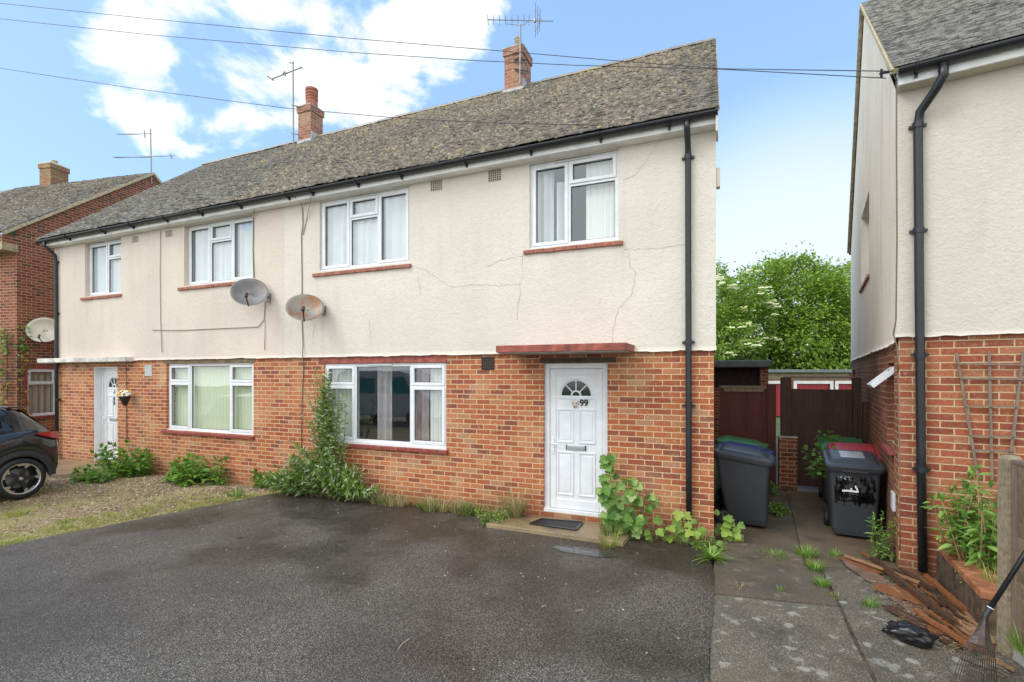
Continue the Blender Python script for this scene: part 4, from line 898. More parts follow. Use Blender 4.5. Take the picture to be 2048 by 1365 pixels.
t = thing('brown_gate', 'dark brown boarded gate with tall posts and a top bar, in the passage', 'gate', (1.65, FY + .05, GZ))
gx0, gx1 = -.42, .62; ztg = 1.68 - GZ
planks(gx0, gx1, 0, .06, ztg, .12, t, MT['brown_wood']); m = MB(); m.box(gx0, gx1, .02, .06, .3, .4); m.box(gx0, gx1, .02, .06, 1.4, 1.5); m.build('rail', MT['brown_wood'], t)
for a in (gx0 - .12, gx1 - .10): m = MB(); m.box(a - (.05 if a < 0 else 0), a + .12, -.06, .06, 0, 1.89 - GZ); m.build('post', MT['brown_wood'], t, bevel=.006)
m = MB(); m.box(gx0 - .12, gx1 + .30, -.04, .04, 1.875 - GZ, 1.91 - GZ); m.build('top_bar', MT['silver_wood'], t, bevel=.004)
m = MB(); m.box(gx0 - .015, gx0 + .005, -.075, -.06, .8, .92); m.build('gate_latch', MT['chrome'], t)
m = MB(); m.box(gx1 + .05, gx1 + .13, -.05, .05, 0, 1.6); m.build('hinge_post', MT['brown_wood'], t)
m = MB(); m.box(-.14, .15, -.10, .12, 0, .93); pier = m.build('brick_pier', MT['brick_dark'], loc=(1.16, FY - .02, GZ)); tag(pier, 'short dark brick pier between the red fence and the brown gate', 'pier')
m = MB(); m.box(-.15, .16, -.11, .13, .931, .955); m.build('pier_cap', MT['concrete_trim'], pier, bevel=.004)
# flat roofed outbuilding behind the red fence
p = CW(1483, 735, 12.5); t = thing('garden_shed', 'flat roofed outbuilding with an open dark front, behind the dark red fence', 'shed', (p.x - .1, p.y, GZ), 0)
m = MB(); m.box(-.95, .78, -.12, 2.2, 2.25, 2.43); m.build('roof', sm('green_grey_felt', (.10, .12, .11), .6, var=.3), t, bevel=.03)
m = MB(); m.box(.52, .70, .0, .2, 0, 2.248); m.box(-.9, -.7, 0, .2, 0, 2.248); m.box(-.9, .70, 0, .2, 0, 1.72); m.box(-.9, .7, 2.0, 2.15, 0, 2.248); m.box(.55, .70, .2, 2.0, 0, 2.248); m.build('brick_wall', MT['brick_dark'], t)
m = MB(); m.box(-.7, .52, .5, .53, 1.4, 2.248); m.build('rear_lining', MT['timber_dark'], t)
# garages
gz = 25.0; pa = CW(1537, 745, gz); pb = CW(1760, 745, gz); gd = (Vector((pb.x, pb.y, 0)) - Vector((pa.x, pa.y, 0))); gl_ = gd.length; gr = math.atan2(gd.y, gd.x)
t = thing('garage_block', 'row of flat roofed garages with red doors and white frames beyond the gate', 'garages', (pa.x, pa.y, GZ), gr)
per = gl_ / 223.0                              # metres per photograph pixel along the front
def gxp(px): return (px - 1537) * per
m = MB(); m.box(gxp(1440), gxp(1697), -.25, 5, 2.18, 2.33); m.box(gxp(1697) + .01, gxp(1800), -.1, 5, 2.14, 2.27); m.build('roof', sm('grey_felt_edge', (.17, .20, .20), .5, var=.2), t, bevel=.02)
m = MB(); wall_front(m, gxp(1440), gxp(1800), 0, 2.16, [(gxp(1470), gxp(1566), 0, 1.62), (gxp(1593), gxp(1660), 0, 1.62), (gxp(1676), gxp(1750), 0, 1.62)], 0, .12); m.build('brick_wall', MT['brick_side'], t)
m = MB(); m.box(gxp(1440), gxp(1697), -.03, -.005, 1.83, 2.175); m.build('concrete_beam', sm('buff_beam', (.30, .23, .14), .8, var=.2), t)
for a, b in ((1470, 1566), (1593, 1660), (1676, 1750)):
    m = MB(); m.box(gxp(a), gxp(b), .06, .10, 0, 1.62)
    for i in range(1, 8): xx = gxp(a) + (gxp(b) - gxp(a)) * i / 8; m.box(xx - .01, xx + .01, .05, .061, 0, 1.6)
    m.build('garage_door', sm('red_garage_paint', (.33, .018, .025), .45), t)
    m = MB(); w = .15; m.box(gxp(a) - w, gxp(a), -.035, .05, 0, 1.62 + w); m.box(gxp(b), gxp(b) + w, -.035, .05, 0, 1.62 + w); m.box(gxp(a), gxp(b), -.035, .05, 1.62, 1.62 + w); m.build('door_frame', MT['white_paint'], t)

# ================================================================== planter, trellis, post, panel, rake
def nbw(x, y, z): return NB.world((x, y, z))
pw = [Vector((2.141, -.245)), Vector((2.023, -1.568))]
d = (pw[1] - pw[0]); dn = d.normalized(); off = Vector((-dn.y, dn.x)) * .22            # thickness to the right
t = thing('planter_wall', 'low mossy brick planter wall with brick on edge coping beside the scrap timber', 'wall', (pw[0].x, pw[0].y, GZ))
L0 = lambda v: (v.x - pw[0].x, v.y - pw[0].y)
m = MB(); e = pw[1]; q = [L0(pw[0]), L0(e), L0(e + off), L0(pw[0] + off)]; m.prism(q, -.05, .27); e2 = e + Vector((1.6, -.25)); m.prism([L0(e + off * 1.01), L0(e + Vector((off.x * 1.01, off.y)) - dn * .0 + Vector((0, -.0))), L0(e2), L0(e2 - dn * .2), L0(e + off * 1.01 - dn * .2)], -.05, .27)
m.build('brick_wall', sm('mossy_brick_face', (.10, .065, .04), .8, var=.6, scale=9, bump=.6), t)
m = MB(); n = 14
for i in range(n):
    a = pw[0] + d * (i / n) + dn * .004; b = pw[0] + d * ((i + 1) / n) - dn * .004; j = U(-.004, .004)
    o1 = off * -.03; o2 = off * 1.03; m.prism([L0(a + o1), L0(b + o1), L0(b + o2), L0(a + o2)], .271 + j, .335 + j)
m.build('coping', sm('orange_coping_brick', (.34, .13, .06), .7, var=.45, scale=9, bump=.4), t, bevel=.006)
t = thing('trellis', 'fan shaped weathered wooden trellis on the neighbour brick wall', 'trellis', nbw(.72, -.03, .9), NB.a)
def tl(px, py): p = NB.front(px, py, -.03); return Vector((p.x - .72, 0, p.z - .9))
for a, b in (((1913, 706), (1957, 960)), ((1978, 703), (1984, 960)), ((2047, 703), (2015, 960))):
    m = MB(); m.bar(tl(*a), tl(*b), .022, .014, up=(0, 1, 0)); m.build('upright', MT['silver_wood'], t)
for py, xa, xb in ((728, 1914, 2048), (757, 1919, 2046), (812, 1932, 2040), (872, 1942, 2032), (901, 1948, 2024)):
    m = MB(); pa_, pb_ = tl(xa, py), tl(xb, py + (xb - xa) * .015); m.bar(pa_ + Vector((0, -.014, 0)), pb_ + Vector((0, -.014, 0)), .017, .012, up=(0, 1, 0)); m.build('crossbar', MT['silver_wood'], t)
PP = Vector((2.085, -1.85)); dirp = Vector((.155, -.988))          # panel runs towards the street
m = MB(); m.loft([[(-.055, -.055, -.1), (.055, -.055, -.1), (.055, .055, -.1), (-.055, .055, -.1)], [(-.05, -.05, 1.44), (.05, -.05, 1.44), (.05, .05, 1.44), (-.05, .05, 1.44)], [(-.035, -.035, 1.47), (.035, -.035, 1.47), (.035, .035, 1.47), (-.035, .035, 1.47)]])
po = m.build('concrete_post', MT['conc_post'] if 'conc_post' in MT else sm('pebbly_concrete_post', (.27, .22, .14), .85, var=.3, scale=30, bump=.7), loc=(PP.x, PP.y, GZ), rot=math.atan2(dirp.x, -dirp.y)); tag(po, 'square concrete fence post at the right edge with a timber panel slotted in', 'post')
t = thing('fence_panel', 'weathered overlap timber fence panel slotted into the concrete post', 'fence', (PP.x + dirp.x * .06, PP.y + dirp.y * .06, GZ), math.atan2(dirp.y, dirp.x))
m = MB()
for i in range(12): z = .12 + i * .108; M = Matrix.Translation((0, 0, z)) @ Matrix.Rotation(rad(7), 4, 'X'); m.box(.03, 1.75, -.012, .0, 0, .125, M)
m.build('slats', MT['old_wood'], t)

for q in (0, 1.73): m = MB(); m.box(q, q + .045, -.03, .03, .08, 1.42); m.build('frame_batten', MT['silver_wood'], t, bevel=.003)
m = MB(); m.box(0, 1.78, -.035, .035, 1.421, 1.45); m.build('capping', MT['silver_wood'], t, bevel=.003)
m = MB(); m.box(0, 1.8, -.025, .025, -.05, .078); m.build('gravel_board', MT['concrete_trim'], t)
# rake leaning on the panel
pT = Vector((1.80, -2.16, GZ + .02)); pA = CW(1981, 1216, 3.45); pB = CW(2052, 1105, 3.42); hd_ = (pB - pA).normalized()
t = thing('garden_rake', 'black metal leaf rake leaning head down against the fence panel', 'rake', (pT.x, pT.y, GZ)); o = Vector((pT.x, pT.y, GZ))
m = MB(); m.tube([pA - o, pA + hd_ * .9 - o], .0155, 12); m.build('rake_handle', NT('black_rubber_handle').set(Base_Color=(.012, .012, .013), Roughness=.4).m, t, smooth=True)
m = MB(); m.tube([pA - hd_ * .07 - o, pA + hd_ * .002 - o], .019, 12); ru = m.build('ferrule', MT['dark_metal'], t); m = MB(); m.tube([pA - hd_ * .003 - o, pA + hd_ * .003 - o], .021, 12); m.build('white_ring', MT['upvc'], ru)
pc = pA - hd_ * .07; tip = CW(1948, 1385, 3.26); fd = (tip - pc).normalized(); wd = fd.cross((CAMP - pc).normalized()).normalized(); up_ = wd.cross(fd)
m = MB(); rg = []
for k in range(7): f = k / 6; c = pc + fd * .21 * f - o; w = .018 + .05 * f ** 1.6; rg.append((c - wd * w + up_ * .004, c - wd * w * .3 + up_ * .014, c + wd * w * .3 + up_ * .014, c + wd * w + up_ * .004))
m.loft([list(r) for r in rg], closed=False); so = m.build('rake_head', sm('rusty_dark_metal', (.06, .042, .035), .4, .5, var=.4, scale=20), t); sol = so.modifiers.new('s', 'SOLIDIFY'); sol.thickness = .004
m = MB()
for k in range(17):
    q = (k - 8) / 8; a = pc + fd * .19 + wd * .064 * q - o; b = pc + fd * .38 + wd * .095 * q - o; c = pc + fd * .47 + wd * .105 * q - up_ * -.0 - o; e = c + fd * .015 - up_ * -.05 * 1.0
    m.tube([a, b, c, e], .0031, 5)
m.tube([pc + fd * .34 + wd * q * .087 + up_ * .004 - o for q in (-1, -.5, 0, .5, 1)], .003, 5); m.build('tine_fan', MT['rust_metal'] if 'rust_metal' in MT else sm('tine_metal', (.05, .04, .035), .4, .6), t)

# ================================================================== scrap timber
def scrap_mat(name, a, b, rough): return wood_mat(name, a, b, rough)
SC = [scrap_mat('rust_brown_board', (.16, .06, .025), (.30, .12, .045), .4), scrap_mat('dark_wet_board', (.05, .028, .018), (.11, .06, .035), .35), scrap_mat('tan_splintered_board', (.24, .13, .06), (.38, .22, .11), .5), sm('wet_grey_sheet', (.20, .13, .10), .25, var=.4, scale=6), scrap_mat('orange_brown_batten', (.22, .075, .03), (.34, .13, .05), .4)]
def board(pa_, pb_, w, h, z, mat, label, za=0.0, group='pieces of scrap timber in the pile', name='timber_board'):
    a, b = G(*pa_), G(*pb_); a, b = Vector((*a, GZ + z)), Vector((*b, GZ + z + za)); mid = Vector(((a.x + b.x) / 2, (a.y + b.y) / 2, GZ))
    n = 8; m = MB(); dd = (b - a).normalized(); s_ = dd.cross(Vector((0, 0, 1))).normalized(); rg = []
    for i in range(n + 1):
        f = i / n; ww = w * (1 if 0 < i < n else U(.5, .95)) * U(.93, 1.05); c = a.lerp(b, f) - mid + s_ * U(-.006, .006) * (1 if 0 < i < n else 2); zz = U(-.003, .003)
        rg.append([c - s_ * ww / 2 + Vector((0, 0, zz)), c + s_ * ww / 2 + Vector((0, 0, zz)), c + s_ * ww / 2 + Vector((0, 0, h + zz)), c - s_ * ww / 2 + Vector((0, 0, h + zz))])
    m.loft(rg); tag(m.build(name, mat, loc=mid), label, 'timber', group)
board((1700, 1125), (1850, 1232), .20, .012, .006, SC[3], 'wet grey brown flat sheet at the left of the timber pile')
board((1688, 1118), (1760, 1150), .17, .012, .010, SC[0], 'rust brown flat offcut at the far left tip of the timber pile')
board((1752, 1178), (1880, 1220), .22, .014, .024, SC[0], 'broad rusty orange panel in the middle of the timber pile')
board((1775, 1215), (1925, 1300), .13, .014, .008, SC[1], 'dark brown board along the near edge of the timber pile')
board((1855, 1262), (1955, 1285), .13, .016, .012, SC[0], 'short orange brown board beside the black plastic bag')
board((1905, 1225), (1965, 1290), .20, .012, .018, SC[2], 'wide tan board at the lower right of the timber pile')
board((1745, 1128), (1905, 1262), .05, .035, .045, SC[1], 'long dark batten lying across the top of the timber pile', .01)
board((1722, 1110), (1770, 1150), .03, .022, .03, SC[4], 'short orange stick poking out at the top left of the timber pile', .03)
board((1828, 1236), (1945, 1312), .035, .028, .05, SC[4], 'reddish batten ending under the rake head')
board((1850, 1160), (1930, 1230), .05, .03, .03, SC[4], 'orange batten lying close to the planter wall')
board((1690, 1120), (1840, 1178), .028, .022, .04, SC[2], 'thin tan lath along the upper edge of the timber pile', .01)
board((1800, 1148), (1865, 1192), .055, .02, .05, SC[1], 'dark wet slat in the upper part of the timber pile')
board((1885, 1185), (1925, 1250), .09, .016, .022, SC[1], 'short dark board leaning near the planter wall foot')
board((1968, 1315), (2030, 1345), .03, .015, .006, SC[2], 'lone tan stick on the ground to the right of the rake')
board((1990, 1290), (2040, 1318), .06, .02, .004, SC[1], 'dark offcut at the foot of the concrete post')
for k in range(30):
    x = U(1770, 1930); y = 1140 + (x - 1770) * .72 + U(-22, 45); L = U(18, 55)
    board((x, y), (x + L, y + L * U(.55, .95)), U(.012, .028), U(.008, .018), U(.02, .05), SC[RND.choice([0, 1, 2, 4])], 'thin broken sliver of brown timber lying within the scrap pile', U(-.01, .02), group='slivers in the scrap timber pile', name='timber_sliver')
m = MB()
for k in range(950):
    f = U(0, 1); px = 1760 + 230 * f + U(-35, 45); py = 1160 + 160 * f + U(-20, 35); x, y = G(px, py); a = U(0, 6.28); L = U(.02, .08); z = GZ + U(.002, .03); m.tube([(x, y, z), (x + L * math.cos(a), y + L * math.sin(a), z + U(-.004, .01))], .0016, 3, cap=False)
tag(m.build('straw_litter', isl('dry_straw', [(0, (.20, .13, .06)), (.6, (.38, .28, .15)), (1, (.5, .42, .28))]), uv=False), 'dry straw and splinters strewn in the scrap timber', 'litter', kind='stuff')
# black plastic bag
x, y = G(1823, 1285); m = MB(); n, k = 44, 24; rg = []
for i in range(k + 1):
    ph = math.pi * i / k; g = []
    for j in range(n):
        a = 2 * math.pi * j / n; dx, dy, dz = math.sin(ph) * math.cos(a), math.sin(ph) * math.sin(a), -math.cos(ph)
        q = 1 + .30 * noise.noise(Vector((dx * 2.3, dy * 2.3, dz * 2.3 + 5))) + .16 * noise.noise(Vector((dx * 5, dy * 5, dz * 5))) + .05 * noise.noise(Vector((dx * 13, dy * 13, dz * 13))); g.append((.145 * dx * q, .075 * dy * q, max(.0, .06 + .075 * dz * q)))
    rg.append(g)
m.loft(rg); m.blob((-.145, .0, .035), .05, .02, .02, 8, 6, .3)
tag(m.build('plastic_bag', NT('black_polythene').set(Base_Color=(.012, .012, .013), Roughness=.25).m, loc=(x, y, GZ), uv=False, rot=-.35, smooth=True), 'crumpled black plastic bag on the concrete beside the timber', 'bag')

# ================================================================== dishes, aerials, cables
def dish(wall, c, n, size, mat, label, bracket_at=None):
    c = Vector(c); n = Vector(n).normalized(); t = thing('satellite_dish', label, 'satellite dish', c, 0, 'satellite dishes on the house walls')
    ux = Vector((0, 0, 1)).cross(n).normalized(); uy = n.cross(ux)
    M = Matrix(((ux.x, uy.x, n.x, 0), (ux.y, uy.y, n.y, 0), (ux.z, uy.z, n.z, 0), (0, 0, 0, 1)))
    rg = []; K = 8
    for i in range(K + 1):
        f = max(.001, i / K); rg.append([M @ Vector((size * .5 * f * math.cos(a), size * .46 * f * math.sin(a), size * .16 * (f * f - 1))) for a in [2 * math.pi * k / 36 for k in range(36)]])
    m = MB(); m.loft(rg, cap=False); do = m.build('dish_face', mat, t, smooth=True); s_ = do.modifiers.new('s', 'SOLIDIFY'); s_.thickness = .006
    m = MB(); m.tube([M @ Vector((size * .5 * math.cos(a), size * .46 * math.sin(a), 0)) for a in [2 * math.pi * k / 36 for k in range(37)]], .007, 6); m.build('dish_rim', MT['metal_grey'], do)
    m = MB(); a = M @ Vector((0, -size * .47, -.02)); b = M @ Vector((0, -size * .42, size * .42)); m.tube([a, b], .012, 6); m.build('arm', MT['dark_metal'], t)
    m = MB(); m.tube([b - n * .02 + uy * .0, b + (M @ Vector((0, .09, -.06)))], .026, 10); m.build('receiver', MT['dark_metal'], t)
    w = Vector(wall) - c; m = MB(); m.tube([M @ Vector((0, 0, -size * .17)), M @ Vector((0, -.02, -size * .26)), w * .75 + Vector((0, -.05, 0)), w + Vector((0, -.03, 0))], .017, 8); m.box(w.x - .045, w.x + .045, w.y - .02, w.y + .002, w.z - .08, w.z + .08); m.build('bracket', MT['metal_grey'], t)
    for x in (-.04, .04): m = MB(); m.blob(M @ Vector((x, .0, -size * .155 + .008)), .012, .012, .012, 7, 5, 0); m.build('bolt', MT['dark_metal'], do)
    return t
def dish_mat(name, a, b, rust):
    t = NT(name); v = t.voro(70, rnd=0.0); c = t.mix(t.ramp(t.noise(4, 4), [(.4, 0), (.6, 1)]), a, b)
    st = t.noise(5.5, 4, t.mapping(t.obj(), scale=(1, 1, .35))); c = t.mix(t.ramp(st, [(.46, 0), (.6, rust)]), c, (.30, .13, .045)); t.set(Base_Color=c, Roughness=.5, Metallic=.15); return t.m
dish((F(540, 596)[0], -.02, F(540, 596)[1]), (F(499, 584, -.33)[0], -.33, F(499, 584, -.33)[1]), (.62, -.70, .42), .61, dish_mat('grey_mesh_dish', (.15, .155, .16), (.23, .23, .23), .25), 'grey mesh satellite dish under the upper window of the pinkish half')
dish((F(650, 622)[0], -.02, F(650, 622)[1]), (F(610, 615, -.33)[0], -.33, F(610, 615, -.33)[1]), (.58, -.68, .55), .60, dish_mat('rust_streaked_dish', (.30, .27, .22), (.24, .23, .21), .9), 'rust streaked satellite dish on the cream half beside the wall cable')
p = LF.side(88, 660, .33); pw_ = LF.world(p); wl = LF.world(Vector((-.0, p.y + .1, p.z - .05)))
dish(wl + Vector((0, 0, 0)), pw_, (.72, -.62, .22), .74, dish_mat('cream_dish', (.62, .58, .46), (.56, .52, .42), .25), 'cream white satellite dish on the dark red brick house')
def aerial(name, loc, mast, parts, label, mat=None):
    t = thing(name, label, 'aerial', loc, 0, 'television aerials on the roofs')
    m = MB(); m.tube(mast, .02, 8); m.build('mast', MT['metal_grey'], t)
    for nm, pts_list, r in parts:
        m = MB()
        for pts in pts_list: m.tube(pts, r, 5)
        m.build(nm, MT['metal_grey'], t)
    return t
# right chimney: yagi seen side on
ax = F(1040, 100, 3.55); zA = F(1040, 43, 3.55)[1]; B = Vector((ax[0], 3.55, 8.4))
def rel(px, py, y=3.55): q = F(px, py, y); return Vector((q[0], y, q[1])) - B
el = []
vr = ray(1040, 42); vr = Vector((vr.x, vr.y, 0)).normalized() * .16
for px in (976, 987, 999, 1011, 1024, 1036, 1048, 1058): c = rel(px, 41); el.append([c - vr, c + vr])
parts = [('boom', [[rel(975, 40), rel(1106, 43)]], .010), ('director', el, .006), ('reflector', [[rel(1085, 42), rel(1071, 21)], [rel(1085, 42), rel(1070, 62)]] + [[rel(1085 - 14 * f, 42 - 21 * s_ * f) - vr * 1.4, rel(1085 - 14 * f, 42 - 21 * s_ * f) + vr * 1.4] for f in (.4, .7, 1) for s_ in (1, -1)], .006), ('support_strut', [[rel(1009, 41), rel(1012, 48), rel(1038, 51), rel(1050, 50), rel(1056, 42)]], .008), ('dipole', [[rel(1070, 38), rel(1070, 45)]], .03)]
aerial('tv_aerial', B, [Vector((0, 0, -.0)), rel(1041, 50)], parts, 'long television aerial with a forked reflector strapped to the brick chimney nearest the right gable')
m = MB()
ccm = [(1029, 127), (1030, 118), (1040, 113), (1049, 122), (1056, 143), (1050, 147), (1030, 140)]
lb = [rel(*q) + Vector((0, .02, 0)) for q in ccm]; m.tube(lb, .012, 6); m.tube([rel(1028, 120), rel(1055, 120)], .012, 6); m.tube([rel(1028, 138), rel(1055, 143)], .012, 6)
ob = m.build('lashing_bracket', MT['dark_metal'], [o for o in scene.objects if o.name == 'tv_aerial'][0])
B = Vector((F(587, 290, 3.55)[0], 3.55, F(587, 292, 3.55)[1]))
parts = [('boom', [[rel(543, 159), rel(604, 135)]], .016), ('dipole', [[rel(569, 143), rel(571, 152)], [rel(566, 147), rel(574, 147)]], .022), ('end_element', [[rel(541, 157) + Vector((0, -.12, 0)), rel(541, 157) + Vector((0, .12, 0))], [rel(600, 133), rel(606, 139)], [rel(578, 126), rel(588, 127)]], .014), ('clamp', [[rel(583, 211), rel(600, 214)]], .016), ('clamp', [[rel(583, 267), rel(598, 270)]], .016)]
aerial('tv_aerial', B, [Vector((0, 0, 0)), rel(586, 124)], parts, 'bare slanting aerial arm on a mast beside the chimney with the red clay pot')
pm = LF.side(303, 356, .03); B = LF.world(pm) ; yq = B.y
def rel2(px, py): r = ray(px, py); t_ = (yq - CAMP.y) / r.y; return CAMP + r * t_ - B
el = [[rel2(px, 269 - (px > 260) * .4) + Vector((.0, -.1, -.04)), rel2(px, 269) + Vector((0, .1, .04))] for px in range(240, 275, 6)] + [[rel2(px, 315) + Vector((.0, -.1, -.04)), rel2(px, 315) + Vector((0, .1, .04))] for px in range(232, 300, 7)]
parts = [('boom', [[rel2(238, 269), rel2(303, 268)], [rel2(231, 316), rel2(350, 312)]], .014), ('director', el, .011), ('reflector', [[rel2(289, 262), rel2(290, 277)], [rel2(340, 308), rel2(343, 317)]], .02)]
aerial('tv_aerial', B, [Vector((0, 0, -.2)), rel2(301, 258)], parts, 'tall mast with two stacked aerials at the gable peak of the dark red brick house')

def cable(pts, r, mat, label, name='cable', group=None):
    m = MB(); o = Vector(pts[0]); m.tube([Vector(p) - o for p in pts], r, 6); return tag(m.build(name, mat, loc=o, uv=False, smooth=True), label, 'cable', group)
def fy(px, py, y=-.03): q = F(px, py, y); return Vector((q[0], y, q[1]))
gc = 'cables clipped to the house walls'
cable([fy(563, 385, -.3), fy(578, 389, -.28), fy(600, 400, -.12), fy(605, 420), fy(606, 448), fy(603, 470), fy(604, 560), fy(604, 640), fy(606, 690, -.035), fy(605, 712, -.06), fy(607, 735, -.012), fy(604, 800, -.012), fy(603, 905, -.012)], .0075, MT['cable'], 'brown cable running down the cream wall behind the rusty dish', group=gc)
cable([fy(622, 388, -.25), fy(621, 404, -.1), fy(613, 440), fy(606, 470)], .007, MT['cable_buff'], 'thin buff cable slanting from the gutter beside the left cream upstairs window', group=gc)
cable([fy(516, 400, -.2), fy(509, 418, -.1), fy(507, 440), fy(506, 500), fy(508, 556)], .008, MT['cable'], 'dark cable down the right edge of the pinkish upstairs window', group=gc)
cable([fy(321, 462), fy(320, 540), fy(321, 640), fy(324, 705, -.04)], .007, MT['cable_buff'], 'buff cable running straight down the pinkish wall', group=gc)
cable([fy(530, 602), fy(528, 640), fy(516, 654), fy(470, 656), fy(420, 658), fy(360, 661), fy(304, 660)], .008, MT['cable_buff'], 'cable curving from the grey dish along the pinkish wall', group=gc)
cable([fy(530, 640), fy(529, 700, -.035)], .006, MT['cable_buff'], 'faint painted cable hanging below the grey dish', group=gc)
cable([fy(252, 735, -.012), fy(253, 775, -.012), fy(253, 830, -.012), fy(254, 885, -.012)], .008, MT['cable'], 'brown cable on the brickwork behind the hanging flower basket', group=gc)
def ns(px, py, x=-.03): return NB.world(NB.side(px, py, x))
cable([ns(1788, 150), ns(1793, 160), ns(1793, 300), ns(1794, 480), ns(1792, 640, -.04), ns(1787, 668, -.06), ns(1793, 690, -.03), ns(1797, 715, -.03), ns(1796, 745, -.03)], .007, MT['cable'], 'thin dark cable down the flank of the neighbour house near its corner', group=gc)
cable([ns(1797, 745, -.012), ns(1799, 850, -.012), ns(1799, 1000, -.012), ns(1800, 1100, -.012)], .006, MT['cable'], 'thin cable on the neighbour brick flank below the open vent window', group=gc)
def wire(pts, label):
    P = []
    for i in range(len(pts) - 1):
        for k in range(8): P.append(Vector(pts[i]).lerp(Vector(pts[i + 1]), k / 8))
    P.append(Vector(pts[-1])); cable(P, .005, MT['wire'], label, 'overhead_wire', 'overhead wires from the street')
wb = ns(1786, 143, -.12)
wire([CW(-260, -28, 11.5), CW(0, 7, 10.9), CW(300, 38, 10.0), CW(700, 77, 8.8), CW(1010, 103, 7.9), CW(1232, 122, 7.3), CW(1445, 138, 6.6), wb], 'upper of the two overhead wires crossing the sky to the neighbour house')
wire([CW(-260, -2, 11.5), CW(0, 38, 10.9), CW(300, 70, 10.0), CW(700, 105, 8.8), CW(940, 121, 8.1), CW(1150, 131, 7.5), CW(1445, 139, 6.6), ns(1772, 157, -.06)], 'lower of the two overhead wires crossing the sky to the neighbour house')
we = fy(1338, 252, -.2)
wire([CW(-260, 92, 11.5), CW(0, 137, 10.6), CW(280, 179, 9.6), CW(575, 217, 8.6), CW(800, 237, 7.8), CW(1000, 247, 7.2), CW(1200, 251, 6.6), we], 'overhead wire dropping across the pale roof to the fascia of the pair')
m = MB(); o = ns(1786, 143, 0); m.tube([Vector((0, 0, 0)), Vector((-.13, 0, 0))], .012, 6); m.tube([Vector((-.11, 0, -.05)), Vector((-.11, 0, .05))], .014, 6); tag(m.build('wire_hook', MT['dark_metal'], loc=o), 'black wire hook fixed high on the neighbour gable', 'hook')

# hanging flower basket
bp = fy(250, 800, -.16); t = thing('hanging_basket', 'black cone wall basket of yellow and white flowers beside the left door', 'flower basket', bp)
m = MB(); m.lathe([(.02, -.13), (.05, -.08), (.085, -.0), (.11, .06), (.11, .07)], 16); m.build('cone', NT('black_wicker').set(Base_Color=(.02, .016, .014), Roughness=.6).m, t)
m = MB(); m.tube([(0, .05, .06), (0, .155, .12)], .008, 5); m.build('hook', MT['dark_metal'], t)
def disc(m, c, n, r, k=6):
    n = Vector(n).normalized(); a = n.orthogonal().normalized(); b = n.cross(a); m.add([Vector(c) + (a * math.cos(6.283 * i / k) + b * math.sin(6.283 * i / k)) * r for i in range(k)], [tuple(range(k))])
fy_, fw_ = MB(), MB()
for _ in range(70):
    d_ = Vector((RND.gauss(0, 1), RND.gauss(0, 1) - .5, abs(RND.gauss(0, .8)))).normalized(); c = Vector((d_.x * .15, d_.y * .13, .09 + d_.z * .12)); disc(fy_ if d_.x < .45 and U(0, 1) < .85 else fw_, c, d_ + Vector((U(-.4, .4), -.3, .3)), U(.018, .03))
fy_.build('yellow_flowers', sm('yellow_petals', (.75, .47, .06), .7), t, uv=False); fw_.build('white_flowers', sm('white_petals', (.75, .75, .68), .7), t, uv=False)

